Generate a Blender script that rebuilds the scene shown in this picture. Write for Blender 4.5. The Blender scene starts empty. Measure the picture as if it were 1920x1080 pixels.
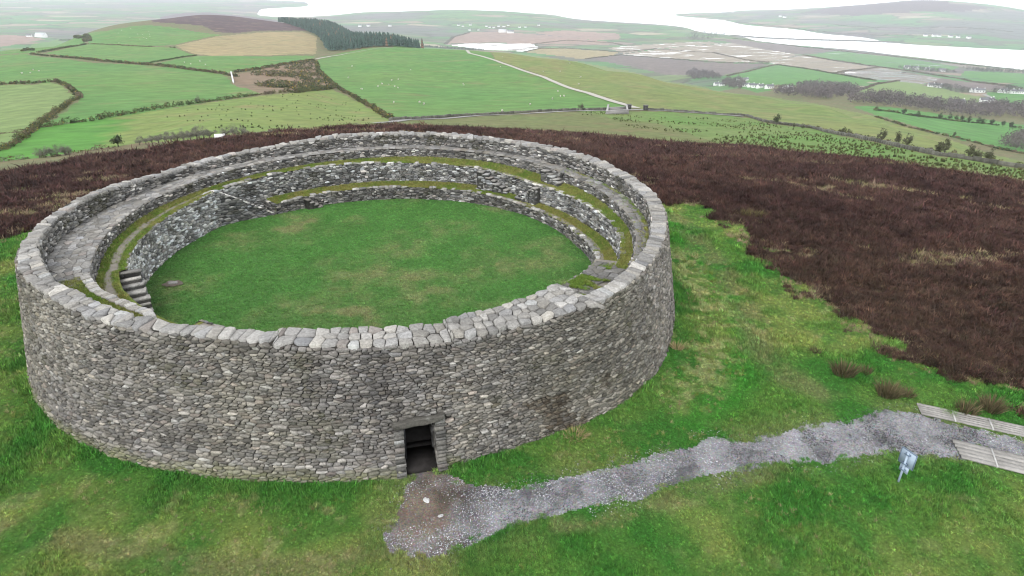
import bpy, bmesh, math, random
import numpy as np
from mathutils import Matrix, Vector
from mathutils.geometry import delaunay_2d_cdt

# ------------------------------------------------------------------ camera
FPX, PITCH, ROLL = 1200.0, 0.4466, 0.0139          # focal length in photo pixels, tilt, roll
CAM = np.array([7.620, -34.935, 16.216])
_F = np.array([0, math.cos(PITCH), -math.sin(PITCH)]); _R = np.array([1.0, 0, 0]); _U = np.cross(_R, _F)
_c, _s = math.cos(ROLL), math.sin(ROLL)
_R, _U = _c * _R + _s * _U, -_s * _R + _c * _U
sc = bpy.context.scene
cd = bpy.data.cameras.new('camera'); cam = bpy.data.objects.new('camera', cd); sc.collection.objects.link(cam)
M4 = Matrix.Identity(4)
for i in range(3):
    M4[i][0], M4[i][1], M4[i][2], M4[i][3] = _R[i], _U[i], -_F[i], CAM[i]
cam.matrix_world = M4
cd.sensor_width = 36; cd.lens = FPX / 1920 * 36; cd.clip_start = 0.5; cd.clip_end = 90000
sc.camera = cam
# ------------------------------------------------------------------ sky, sun, exposure
SUN_EL, SUN_ROT = math.radians(52), math.radians(205)
world = bpy.data.worlds.new('World'); sc.world = world; world.use_nodes = True
nt = world.node_tree; nt.nodes.clear()
sky = nt.nodes.new('ShaderNodeTexSky'); sky.sky_type = 'NISHITA'; sky.sun_disc = False
sky.sun_elevation = SUN_EL; sky.sun_rotation = SUN_ROT; sky.air_density = 1.0; sky.dust_density = 0.15; sky.altitude = 0
hs = nt.nodes.new('ShaderNodeHueSaturation'); hs.inputs['Saturation'].default_value = 0.12
bg = nt.nodes.new('ShaderNodeBackground'); bg.inputs['Strength'].default_value = 0.15
wo = nt.nodes.new('ShaderNodeOutputWorld')
nt.links.new(sky.outputs[0], hs.inputs['Color']); nt.links.new(hs.outputs[0], bg.inputs['Color']); nt.links.new(bg.outputs[0], wo.inputs['Surface'])
sd = bpy.data.lights.new('sun', 'SUN'); sd.energy = 0.6; sd.angle = math.radians(30); sd.color = (1, 0.97, 0.92)
sun = bpy.data.objects.new('sun', sd); sc.collection.objects.link(sun)
# the sky's sun_rotation turns clockwise from +Y
_sd = Vector((math.sin(SUN_ROT) * math.cos(SUN_EL), math.cos(SUN_ROT) * math.cos(SUN_EL), math.sin(SUN_EL)))
sun.rotation_euler = _sd.to_track_quat('Z', 'Y').to_euler()
vs = sc.view_settings
vs.view_transform = 'Standard'; vs.look = 'None'; vs.exposure = 1.75; vs.gamma = 1; vs.use_curve_mapping = False
sc.cycles.volume_bounces = 1; sc.cycles.max_bounces = 6; sc.cycles.diffuse_bounces = 2; sc.cycles.glossy_bounces = 2
sc.cycles.transparent_max_bounces = 8; sc.cycles.filter_width = 1.1

# ------------------------------------------------------------------ helpers
rng = np.random.default_rng(7)
random.seed(7)
COL = sc.collection
D2R = math.pi / 180

def hash2(i, j, seed=0):
    h = (i.astype(np.int64) * 374761393 + j.astype(np.int64) * 668265263 + seed * 974711) & 0xffffffff
    h = ((h ^ (h >> 13)) * 1274126177) & 0xffffffff
    return ((h ^ (h >> 16)) & 0xffff) / 65535.0

def vnoise(x, y, seed=0):
    x = np.asarray(x, float); y = np.asarray(y, float)
    i, j = np.floor(x), np.floor(y); u, v = x - i, y - j
    u = u * u * (3 - 2 * u); v = v * v * (3 - 2 * v)
    a, b, c, d = hash2(i, j, seed), hash2(i + 1, j, seed), hash2(i, j + 1, seed), hash2(i + 1, j + 1, seed)
    return (a * (1 - u) + b * u) * (1 - v) + (c * (1 - u) + d * u) * v

def fbm(x, y, oct=4, seed=0):
    t, a, s = 0, 0.5, 0
    for k in range(oct):
        t = t + a * vnoise(np.asarray(x) * 2 ** k, np.asarray(y) * 2 ** k, seed + k * 17); s += a; a *= 0.5
    return t / s

def tag(o, label=None, cat=None, group=None, kind=None):
    if label: o['label'] = label
    if cat: o['category'] = cat
    if group: o['group'] = group
    if kind: o['kind'] = kind
    return o

def empty(name, loc=(0, 0, 0), rz=0):
    o = bpy.data.objects.new(name, None); COL.objects.link(o)
    o.location = loc; o.rotation_euler = (0, 0, rz); o.empty_display_size = 0.3
    return o

def mesh_np(name, V, faces, mat, parent=None, col=None, smooth=False, mats=None, midx=None):
    """faces: (n,3)/(n,4) array or list of tuples"""
    me = bpy.data.meshes.new(name)
    V = np.asarray(V, np.float32)
    if isinstance(faces, np.ndarray):
        k = faces.shape[1]; n = len(faces)
        me.vertices.add(len(V)); me.vertices.foreach_set('co', V.ravel())
        me.loops.add(n * k); me.loops.foreach_set('vertex_index', faces.astype(np.int32).ravel())
        me.polygons.add(n); me.polygons.foreach_set('loop_start', np.arange(0, n * k, k, dtype=np.int32))
        me.polygons.foreach_set('loop_total', np.full(n, k, np.int32))
        me.update(calc_edges=True)
    else:
        lens = np.fromiter((len(f) for f in faces), np.int32, len(faces))
        me.vertices.add(len(V)); me.vertices.foreach_set('co', V.ravel())
        flat = np.fromiter((i for f in faces for i in f), np.int32, int(lens.sum()))
        me.loops.add(len(flat)); me.loops.foreach_set('vertex_index', flat)
        me.polygons.add(len(lens)); me.polygons.foreach_set('loop_start', np.concatenate([[0], np.cumsum(lens)[:-1]]).astype(np.int32))
        me.polygons.foreach_set('loop_total', lens)
        me.update(calc_edges=True)
    if col is not None:
        at = me.color_attributes.new('col', 'FLOAT_COLOR', 'POINT')
        c = np.ones((len(V), 4), np.float32); c[:, :3] = np.asarray(col)[:, :3]
        at.data.foreach_set('color', c.ravel())
    for m in (mats or [mat]): me.materials.append(m)
    if midx is not None: me.polygons.foreach_set('material_index', np.asarray(midx, np.int32))
    if smooth: me.polygons.foreach_set('use_smooth', np.ones(len(me.polygons), bool))
    o = bpy.data.objects.new(name, me); COL.objects.link(o)
    if parent is not None: o.parent = parent
    return o

class MB:
    """collects shapes into one mesh"""
    def __init__(s): s.v = []; s.f = []; s.c = []; s.n = 0
    def add(s, V, F, c=(1, 1, 1)):
        V = np.asarray(V, float); s.v.append(V); s.f += [tuple(i + s.n for i in f) for f in F]
        c = np.asarray(c, float)
        s.c.append(np.tile(c, (len(V), 1)) if c.ndim == 1 else c); s.n += len(V)
    def box(s, a, b, c=(1, 1, 1), M=None):
        x0, y0, z0 = a; x1, y1, z1 = b
        V = np.array([(x0, y0, z0), (x1, y0, z0), (x1, y1, z0), (x0, y1, z0), (x0, y0, z1), (x1, y0, z1), (x1, y1, z1), (x0, y1, z1)], float)
        if M is not None: V = V @ np.array(M.to_3x3()).T + np.array(M.translation)
        s.add(V, [(3, 2, 1, 0), (4, 5, 6, 7), (0, 1, 5, 4), (1, 2, 6, 5), (2, 3, 7, 6), (3, 0, 4, 7)], c)
    def tube(s, p0, p1, r0, r1, k=6, c=(1, 1, 1)):
        p0, p1 = np.asarray(p0, float), np.asarray(p1, float); d = p1 - p0; d /= np.linalg.norm(d) + 1e-9
        a = np.cross(d, (0, 0, 1) if abs(d[2]) < 0.9 else (1, 0, 0)); a /= np.linalg.norm(a); b = np.cross(d, a)
        t = np.arange(k) * 2 * math.pi / k
        ring = np.cos(t)[:, None] * a + np.sin(t)[:, None] * b
        V = np.concatenate([p0 + ring * r0, p1 + ring * r1])
        F = [(i, (i + 1) % k, k + (i + 1) % k, k + i) for i in range(k)] + [tuple(range(k))[::-1], tuple(range(k, 2 * k))]
        s.add(V, F, c)
    def build(s, name, mat, parent=None, smooth=False):
        return mesh_np(name, np.concatenate(s.v), s.f, mat, parent, np.concatenate(s.c), smooth)

# ------------------------------------------------------------------ materials
def new_mat(name):
    m = bpy.data.materials.new(name); m.use_nodes = True
    n = m.node_tree; b = n.nodes['Principled BSDF']
    b.inputs['Specular IOR Level'].default_value = 0.25
    return m, n, b

def N(n, t, **kw):
    x = n.nodes.new(t)
    for k, v in kw.items():
        if k.startswith('i_'): x.inputs[k[2:].replace('_', ' ')].default_value = v
        else: setattr(x, k, v)
    return x

def noise(n, scale, detail=4, rough=0.55, vec=None, dist=0.0):
    x = N(n, 'ShaderNodeTexNoise'); x.inputs['Scale'].default_value = scale; x.inputs['Detail'].default_value = detail
    x.inputs['Roughness'].default_value = rough; x.inputs['Distortion'].default_value = dist
    if vec is not None: n.links.new(vec, x.inputs['Vector'])
    return x

def ramp(n, fac, stops):
    r = N(n, 'ShaderNodeValToRGB'); e = r.color_ramp.elements
    while len(e) < len(stops): e.new(0.5)
    for k, (p, c) in enumerate(stops):
        e[k].position = p; e[k].color = (c, c, c, 1) if not hasattr(c, '__len__') else (*c, 1)
    n.links.new(fac, r.inputs['Fac']); return r

def mix(n, a, b, fac, blend='MIX'):
    x = N(n, 'ShaderNodeMix', data_type='RGBA', blend_type=blend)
    for s, v in ((x.inputs[6], a), (x.inputs[7], b), (x.inputs[0], fac)):
        if isinstance(v, bpy.types.NodeSocket): n.links.new(v, s)
        elif isinstance(v, (int, float)): s.default_value = v
        else: s.default_value = (*v, 1)
    return x.outputs[2]

def bump(n, b, h, strength, dist):
    x = N(n, 'ShaderNodeBump'); x.inputs['Strength'].default_value = strength; x.inputs['Distance'].default_value = dist
    n.links.new(h, x.inputs['Height']); n.links.new(x.outputs[0], b.inputs['Normal'])

def pos(n): return N(n, 'ShaderNodeNewGeometry').outputs['Position']

def mat_stone(name, lichen=0.5, gain=1.0):
    m, n, b = new_mat(name); p = pos(n)
    a = N(n, 'ShaderNodeAttribute', attribute_name='col')
    n1 = noise(n, 9, 5, 0.65, p); n2 = noise(n, 3.1, 5, 0.7, p); n3 = noise(n, 38, 3, 0.6, p)
    c = mix(n, a.outputs['Color'], ramp(n, n1.outputs[0], [(0.25, 0.62 * gain), (0.75, 1.32 * gain)]).outputs[0], 1.0, 'MULTIPLY')
    c = mix(n, c, ramp(n, n3.outputs[0], [(0.3, 0.8), (0.7, 1.2)]).outputs[0], 1.0, 'MULTIPLY')
    n4 = noise(n, 17, 4, 0.7, p)
    li = ramp(n, n2.outputs[0], [(0.57, 0.0), (0.68, lichen)]); l2 = ramp(n, n4.outputs[0], [(0.56, 0.0), (0.66, 1.0)])
    c = mix(n, c, (0.40, 0.41, 0.38), mix(n, li.outputs[0], l2.outputs[0], 0.75, 'MULTIPLY'))
    l3 = ramp(n, n4.outputs[0], [(0.32, 0.55), (0.45, 1.0)])
    c = mix(n, c, l3.outputs[0], 1.0, 'MULTIPLY')
    n.links.new(c, b.inputs['Base Color']); b.inputs['Roughness'].default_value = 0.85
    bump(n, b, n4.outputs[0], 0.7, 0.035)
    return m

def mat_attr(name, rough=0.9, nscale=5.0, lo=0.75, hi=1.25, bstr=0.0, bdist=0.02, spec=0.2):
    m, n, b = new_mat(name); p = pos(n)
    a = N(n, 'ShaderNodeAttribute', attribute_name='col')
    n1 = noise(n, nscale, 4, 0.6, p)
    c = mix(n, a.outputs['Color'], ramp(n, n1.outputs[0], [(0.25, lo), (0.75, hi)]).outputs[0], 1.0, 'MULTIPLY')
    n.links.new(c, b.inputs['Base Color']); b.inputs['Roughness'].default_value = rough; b.inputs['Specular IOR Level'].default_value = spec
    if bstr: bump(n, b, n1.outputs[0], bstr, bdist)
    return m

def mat_plain(name, c, rough=0.8, nscale=3.0, var=0.2, metal=0.0, bstr=0.0, bdist=0.02):
    m, n, b = new_mat(name); p = pos(n)
    n1 = noise(n, nscale, 4, 0.6, p)
    cc = mix(n, c, ramp(n, n1.outputs[0], [(0.25, 1 - var), (0.75, 1 + var)]).outputs[0], 1.0, 'MULTIPLY')
    n.links.new(cc, b.inputs['Base Color']); b.inputs['Roughness'].default_value = rough; b.inputs['Metallic'].default_value = metal
    if bstr: bump(n, b, n1.outputs[0], bstr, bdist)
    return m

def mat_inst(name, rough=0.8, trans=0.0):
    """foliage whose colour comes from the scattered point"""
    m, n, b = new_mat(name)
    a = N(n, 'ShaderNodeAttribute', attribute_name='col', attribute_type='INSTANCER')
    v = N(n, 'ShaderNodeAttribute', attribute_name='col')
    c = mix(n, a.outputs['Color'], v.outputs['Color'], 1.0, 'MULTIPLY')
    n.links.new(c, b.inputs['Base Color']); b.inputs['Roughness'].default_value = rough
    b.inputs['Specular IOR Level'].default_value = 0.15
    return m

def mat_field(name, c1, c2, c3=None, s_big=0.012, s_fine=0.25, streak=None, flood=None, near=False, c4=None):
    """pasture, ploughland or moor: two or three tones in big and small patches"""
    m, n, b = new_mat(name); p = pos(n)
    n1 = noise(n, s_big, 5, 0.6, p); n2 = noise(n, s_fine, 5, 0.65, p)
    c = mix(n, c1, c2, ramp(n, n1.outputs[0], [(0.35, 0.0), (0.65, 1.0)]).outputs[0])
    if c3 is not None:
        n3 = noise(n, s_big * 3.7, 5, 0.65, p)
        c = mix(n, c, c3, ramp(n, n3.outputs[0], [(0.54, 0.0), (0.70, 0.85)]).outputs[0])
    if streak:
        mp = N(n, 'ShaderNodeMapping'); n.links.new(p, mp.inputs['Vector']); mp.inputs['Rotation'].default_value = (0, 0, streak[0]); mp.inputs['Scale'].default_value = (1, 0.08, 1)
        n4 = noise(n, streak[1], 3, 0.6, mp.outputs[0])
        c = mix(n, c, c4 or c2, ramp(n, n4.outputs[0], [(0.5, 0.0), (0.75, 0.6)]).outputs[0])
    c = mix(n, c, ramp(n, n2.outputs[0], [(0.28, 0.72), (0.72, 1.28)]).outputs[0], 1.0, 'MULTIPLY')
    n.links.new(c, b.inputs['Base Color']); b.inputs['Roughness'].default_value = 0.95; b.inputs['Specular IOR Level'].default_value = 0.1
    if flood:
        mp = N(n, 'ShaderNodeMapping'); n.links.new(p, mp.inputs['Vector']); mp.inputs['Rotation'].default_value = (0, 0, 0.35); mp.inputs['Scale'].default_value = (0.25, 1.3, 1)
        n5 = noise(n, flood[0], 5, 0.6, mp.outputs[0])
        g = N(n, 'ShaderNodeBsdfGlossy'); g.inputs['Roughness'].default_value = 0.05; g.inputs['Color'].default_value = (0.9, 0.92, 0.95, 1)
        ms = N(n, 'ShaderNodeMixShader'); out = n.nodes['Material Output']
        n.links.new(ramp(n, n5.outputs[0], [(flood[1], 0.0), (flood[1] + 0.03, 0.92)]).outputs[0], ms.inputs[0])
        n.links.new(b.outputs[0], ms.inputs[1]); n.links.new(g.outputs[0], ms.inputs[2]); n.links.new(ms.outputs[0], out.inputs['Surface'])
    elif near: bump(n, b, n2.outputs[0], 0.7, 0.06)
    return m

# ------------------------------------------------------------------ terrain
# Height profiles by compass bearing from the drone: (photo column, [(distance, height)]) where a height given as
# ('y', row) is the height that puts the slope at that row at that distance.
def ray(px, py):
    d = _F[None] + ((np.atleast_1d(px).astype(float)[:, None] - 960) / FPX) * _R[None] - ((np.atleast_1d(py).astype(float)[:, None] - 540) / FPX) * _U[None]
    return np.arctan2(d[:, 0], d[:, 1]), -d[:, 2] / np.hypot(d[:, 0], d[:, 1])

def Y(px, py, r):
    return CAM[2] - float(ray(px, py)[1][0]) * r
SEA = -240.0
COLS = {
 0:    [(100, 325), (125, 302), (190, 240), (400, 160), (800, 101), (900, 96), (1150, None, -95), (1500, None, -130), (2200, None, -158), (3200, 66), (4300, None, -222), (9000, None, -226), (14000, None, -222), (28000, None, -190)],
 240:  [(100, 288), (125, 272), (230, 200), (380, 150), (550, 120), (800, 92), (1250, 51), (1400, 46), (1900, None, -150), (3000, None, -217), (6000, None, -222), (9000, None, -228), (14000, None, -222), (28000, None, -190)],
 400:  [(105, 262), (150, 225), (260, 180), (420, 140), (560, 116), (750, 96), (1100, 60), (1500, 25), (1800, None, -72), (2500, None, -200), (3500, None, -226), (5600, None, -228), (7000, None, -226), (14000, None, -226), (28000, None, -200)],
 560:  [(110, 246), (280, 170), (420, 140), (650, 108), (1150, 61), (1500, 40), (2000, None, -150), (3000, None, -226), (5000, None, -230), (5600, None, -246), (6900, None, -246), (7500, None, -232), (9000, None, -234), (10000, None, -250), (28000, None, -250)],
 640:  [(112, 240), (170, 221), (400, 150), (800, 96), (1500, 49), (2000, None, -155), (3000, None, -226), (5000, None, -224), (6000, None, -248), (28000, None, -250)],
 720:  [(115, 237), (170, 222), (400, 150), (740, 91), (1000, 74), (1400, None, -115), (2200, None, -205), (3500, 60), (5600, 23), (6500, None, -248), (28000, None, -250)],
 840:  [(118, 240), (190, 218), (420, 150), (740, 89), (1100, None, -92), (1800, None, -182), (2800, None, -227), (3650, 60), (4300, 40), (5300, 17), (6500, None, -248), (28000, None, -250)],
 960:  [(122, 243), (200, 215), (420, 150), (640, 101), (690, 97), (1000, None, -88), (1700, None, -186), (2500, None, -227), (3500, 65), (4150, 45), (5300, 21), (6500, None, -248), (28000, None, -250)],
 1080: [(125, 252), (215, 207), (370, 160), (590, 113), (900, None, -92), (1500, None, -182), (2200, None, -225), (3050, 80), (4150, 50), (4700, 38), (5600, None, -248), (28000, None, -250)],
 1200: [(128, 262), (230, 205), (350, 160), (490, 135), (800, None, -103), (1300, None, -182), (1900, None, -223), (2650, 100), (3460, 70), (4400, 47), (5200, None, -248), (28000, None, -250)],
 1320: [(128, 272), (205, 225), (290, 190), (415, 161), (700, None, -107), (1200, None, -160), (1700, None, -186), (2100, None, -218), (2700, 100), (3600, None, -228), (3950, None, -232), (4250, None, -246), (5600, None, -247), (6000, None, -238), (6500, 24), (7500, None, -247), (28000, None, -250)],
 1440: [(122, 280), (190, 240), (260, 210), (375, 178), (600, None, -92), (900, None, -112), (1100, 165), (1450, 150), (2050, 125), (2800, 100), (3500, None, -235), (3650, None, -246), (4850, None, -246), (5050, None, -234), (5500, 37), (7000, 17), (9000, None, -248), (28000, None, -250)],
 1560: [(118, 290), (175, 255), (230, 230), (325, 199), (480, None, -72), (750, 190), (1000, 172), (1700, 140), (2600, 110), (3350, None, -235), (3500, None, -246), (4250, None, -246), (4450, None, -236), (5000, 50), (5800, 30), (7000, 8), (10000, None, -248), (28000, None, -250)],
 1680: [(112, 305), (165, 265), (200, 250), (265, 231), (400, None, -62), (600, 216), (800, 197), (950, 183), (1600, 150), (2500, 120), (3150, None, -235), (3300, None, -246), (3800, None, -246), (3950, None, -237), (4700, 60), (5800, 30), (7000, -4), (10000, None, -248), (28000, None, -250)],
 1800: [(108, 322), (150, 285), (220, 266), (350, None, -60), (500, 256), (780, 221), (950, 203), (1550, 166), (2200, 141), (3000, None, -235), (3100, None, -246), (3750, None, -246), (3900, None, -238), (4350, 75), (6000, 30), (7000, 4), (10000, None, -248), (28000, None, -250)],
 1920: [(104, 340), (140, 311), (190, 301), (320, None, -52), (500, 276), (750, 241), (1050, 201), (1600, 166), (2150, 146), (2900, None, -235), (3000, None, -246), (3750, None, -246), (3900, None, -238), (4600, 75), (6000, 40), (7000, 22), (10000, None, -248), (28000, None, -250)],
}
GEN = [(60, -1), (85, -4), (150, -14), (400, -50), (1000, -120), (3000, -224), (28000, -226)]
LR = np.linspace(math.log(4), math.log(28000), 420)
_az, _prof = [], []
def add_prof(az, pts):
    pts = [(4, 0), (48, -0.3), (62, -1.2), (84, -3.8)] + [q for q in pts if q[0] > 86]
    lr = np.log([q[0] for q in pts]); z = np.array([q[1] for q in pts])
    p = np.interp(LR, lr, z)
    k = np.exp(-0.5 * (np.arange(-6, 7) / 1.6) ** 2); k /= k.sum()
    p = np.convolve(np.pad(p, 6, 'edge'), k, 'valid')
    _az.append(az); _prof.append(p)
for a in (-180, -130, -90, -60): add_prof(a * D2R, GEN)
for px, pts in COLS.items():
    q = [(t[0], t[2] if t[1] is None else Y(px, t[1], t[0])) for t in pts]
    add_prof(float(ray(px, 180)[0][0]), q)
for a in (60, 90, 130, 180): add_prof(a * D2R, GEN)
_az = np.array(_az); _prof = np.array(_prof)
_o = np.argsort(_az); _az = _az[_o]; _prof = _prof[_o]
FINE_AZ = np.linspace(-math.pi, math.pi, 3601)
_tab = np.zeros((len(FINE_AZ), len(LR)))
_i = np.clip(np.searchsorted(_az, FINE_AZ, side='right') - 1, 0, len(_az) - 2)
_t = (FINE_AZ - _az[_i]) / (_az[_i + 1] - _az[_i])
_m = np.zeros_like(_prof)                                   # tangents for a smooth blend between bearings
_m[1:-1] = (_prof[2:] - _prof[:-2]) / (_az[2:] - _az[:-2])[:, None]
_h = (_az[_i + 1] - _az[_i])[:, None]; _t = _t[:, None]
_tab = (2 * _t ** 3 - 3 * _t ** 2 + 1) * _prof[_i] + (_t ** 3 - 2 * _t ** 2 + _t) * _h * _m[_i] + (-2 * _t ** 3 + 3 * _t ** 2) * _prof[_i + 1] + (_t ** 3 - _t ** 2) * _h * _m[_i + 1]

def terr(x, y, rough=True):
    x = np.asarray(x, float); y = np.asarray(y, float)
    dx, dy = x - CAM[0], y - CAM[1]; r = np.maximum(np.hypot(dx, dy), 4.0); az = np.arctan2(dx, dy)
    u = (az + math.pi) / (2 * math.pi) * 3600; v = (np.log(r) - LR[0]) / (LR[1] - LR[0])
    i = np.clip(np.floor(u).astype(int), 0, 3599); j = np.clip(np.floor(v).astype(int), 0, len(LR) - 2)
    a, b = u - i, np.clip(v - j, 0, 1)
    z = (_tab[i, j] * (1 - a) + _tab[i + 1, j] * a) * (1 - b) + (_tab[i, j + 1] * (1 - a) + _tab[i + 1, j + 1] * a) * b
    if rough:
        s = np.clip((r - 60) / 400, 0, 1)
        z = z + s * 4.0 * (fbm(x / 160, y / 160, 3, 5) - 0.5) * np.clip((z + 239) / 20, 0, 1)
        rho = np.hypot(x, y); k = np.clip((rho - 17) / 8, 0, 1) * (1 - s)
        z = z + k * 0.5 * (fbm(x / 7, y / 7, 3, 9) - 0.5)
    return z

RM = np.exp(np.linspace(math.log(9), math.log(27000), 2600))
def hit(px, py):
    """photo pixel -> point of the terrain"""
    az, tn = ray(px, py); az, tn = float(az[0]), float(tn[0])
    x = CAM[0] + RM * math.sin(az); y = CAM[1] + RM * math.cos(az)
    d = terr(x, y) - (CAM[2] - tn * RM)
    k = np.argmax(d >= 0) if (d >= 0).any() else len(RM) - 1
    if k > 0 and d[k] >= 0:
        t = d[k - 1] / (d[k - 1] - d[k]); r = RM[k - 1] + t * (RM[k] - RM[k - 1])
    else: r = RM[k]
    return np.array([CAM[0] + r * math.sin(az), CAM[1] + r * math.cos(az)])
def hits(pts): return np.array([hit(*p) for p in pts])

def inpoly(X, Y_, poly):
    poly = np.asarray(poly); ins = np.zeros(X.shape, bool); n = len(poly)
    for k in range(n):
        (x1, y1), (x2, y2) = poly[k], poly[(k + 1) % n]
        if y1 == y2: continue
        c = ((y1 > Y_) != (y2 > Y_)) & (X < (x2 - x1) * (Y_ - y1) / (y2 - y1) + x1)
        ins ^= c
    return ins
def lonlat(xy):
    """world -> (bearing, log distance): straight field sides stay straight enough and far polygons stay robust"""
    xy = np.atleast_2d(xy); dx, dy = xy[:, 0] - CAM[0], xy[:, 1] - CAM[1]
    return np.stack([np.arctan2(dx, dy), np.log(np.hypot(dx, dy))], 1)

# ---- ground classes
G = dict(
 lush=(0.040, 0.110, 0.014), mid=(0.075, 0.125, 0.022), dry=(0.135, 0.140, 0.045), worn=(0.115, 0.100, 0.050))
MAT = {}
def _ground_attr():
    m, n, b = new_mat('hilltop_grass'); p = pos(n)
    a = N(n, 'ShaderNodeAttribute', attribute_name='col')
    n1 = noise(n, 5.5, 5, 0.7, p); n2 = noise(n, 26, 3, 0.6, p)
    c = mix(n, a.outputs['Color'], ramp(n, n1.outputs[0], [(0.28, 0.62), (0.72, 1.35)]).outputs[0], 1.0, 'MULTIPLY')
    c = mix(n, c, ramp(n, n2.outputs[0], [(0.3, 0.75), (0.7, 1.25)]).outputs[0], 1.0, 'MULTIPLY')
    n.links.new(c, b.inputs['Base Color']); b.inputs['Roughness'].default_value = 0.95; b.inputs['Specular IOR Level'].default_value = 0.1
    bump(n, b, n1.outputs[0], 0.8, 0.08)
    return m
MAT['hilltop_grass'] = _ground_attr()
MAT['trodden'] = mat_field('trodden_grass', (0.085, 0.098, 0.035), (0.12, 0.105, 0.055), None, 0.4, 6.0, near=True)
MAT['gravel'] = None
def _gravel():
    m, n, b = new_mat('gravel_path'); p = pos(n)
    n1 = noise(n, 0.55, 4, 0.6, p); n2 = noise(n, 14, 4, 0.7, p)
    v = N(n, 'ShaderNodeTexVoronoi'); v.inputs['Scale'].default_value = 22; n.links.new(p, v.inputs['Vector'])
    c = mix(n, (0.085, 0.084, 0.088), (0.225, 0.222, 0.23), ramp(n, n1.outputs[0], [(0.35, 0), (0.6, 1)]).outputs[0])
    c = mix(n, c, v.outputs['Color'], 0.22, 'OVERLAY')
    c = mix(n, c, ramp(n, n2.outputs[0], [(0.3, 0.55), (0.7, 1.35)]).outputs[0], 1.0, 'MULTIPLY')
    at = N(n, 'ShaderNodeAttribute', attribute_name='col'); c = mix(n, c, at.outputs['Color'], 1.0, 'MULTIPLY')
    n.links.new(c, b.inputs['Base Color']); b.inputs['Roughness'].default_value = 0.7
    bump(n, b, v.outputs['Distance'], 0.8, 0.03)
    return m
MAT['gravel'] = _gravel()
MAT['mud'] = mat_plain('wet_earth', (0.085, 0.066, 0.05), 0.45, 3.0, 0.35, bstr=0.5, bdist=0.02)
MAT['heather'] = mat_field('heather_ground', (0.040, 0.022, 0.020), (0.058, 0.036, 0.028), (0.16, 0.11, 0.065), 0.05, 1.5, near=True)
MAT['rough_moor'] = mat_field('rough_moor', (0.115, 0.105, 0.045), (0.085, 0.120, 0.035), (0.13, 0.085, 0.05), 0.02, 0.35, streak=(0.3, 0.05))
MAT['rush_field'] = mat_field('rush_field', (0.070, 0.150, 0.028), (0.110, 0.140, 0.045), None, 0.03, 0.4)
MAT['pasture'] = mat_field('pasture', (0.062, 0.150, 0.035), (0.088, 0.160, 0.040), (0.12, 0.135, 0.05), 0.010, 0.12)
MAT['pasture_bright'] = mat_field('pasture_bright', (0.055, 0.165, 0.024), (0.095, 0.165, 0.036), (0.14, 0.15, 0.05), 0.012, 0.2)
MAT['pasture_yellow'] = mat_field('pasture_yellow', (0.130, 0.160, 0.045), (0.105, 0.165, 0.040), (0.16, 0.145, 0.06), 0.014, 0.25, streak=(1.2, 0.06))
MAT['pasture_pale'] = mat_field('pasture_pale', (0.125, 0.170, 0.060), (0.110, 0.170, 0.055), None, 0.01, 0.15, streak=(1.1, 0.03))
MAT['moor_slope'] = mat_field('moor_slope', (0.125, 0.150, 0.045), (0.100, 0.150, 0.042), (0.165, 0.140, 0.065), 0.010, 0.15, streak=(1.35, 0.035), c4=(0.16, 0.13, 0.06))
MAT['straw'] = mat_field('straw_field', (0.235, 0.185, 0.095), (0.20, 0.165, 0.085), (0.13, 0.14, 0.06), 0.010, 0.1, streak=(0.4, 0.03))
MAT['heath_hill'] = mat_field('heath_hill', (0.055, 0.034, 0.040), (0.07, 0.042, 0.045), (0.15, 0.115, 0.075), 0.012, 0.1)
MAT['bracken'] = mat_field('bracken', (0.17, 0.115, 0.075), (0.14, 0.105, 0.07), (0.08, 0.085, 0.04), 0.03, 0.2)
MAT['plough'] = mat_field('ploughed', (0.105, 0.085, 0.080), (0.125, 0.10, 0.09), None, 0.006, 0.05, streak=(0.5, 0.02))
MAT['plough_pink'] = mat_field('ploughed_pink', (0.22, 0.145, 0.115), (0.19, 0.135, 0.11), None, 0.004, 0.03, streak=(0.3, 0.01))
MAT['flooded_stubble'] = mat_field('flooded_stubble', (0.22, 0.185, 0.14), (0.18, 0.155, 0.12), None, 0.005, 0.04, flood=(0.035, 0.60))
MAT['flooded_deep'] = mat_field('flooded_plough', (0.17, 0.14, 0.12), (0.15, 0.13, 0.11), None, 0.005, 0.04, flood=(0.04, 0.495))
MAT['flooded_green'] = mat_field('flooded_pasture', (0.06, 0.15, 0.045), (0.075, 0.155, 0.05), None, 0.005, 0.04, flood=(0.012, 0.66))
MAT['green_low'] = mat_field('low_pasture', (0.055, 0.155, 0.035), (0.07, 0.16, 0.04), None, 0.006, 0.05)
MAT['verge'] = mat_field('verge', (0.12, 0.10, 0.055), (0.09, 0.11, 0.045), (0.16, 0.12, 0.075), 0.05, 0.3)
MAT['track'] = mat_plain('track', (0.30, 0.285, 0.245), 0.9, 0.4, 0.15)
MAT['road'] = mat_plain('road', (0.20, 0.195, 0.185), 0.9, 0.4, 0.2)
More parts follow.
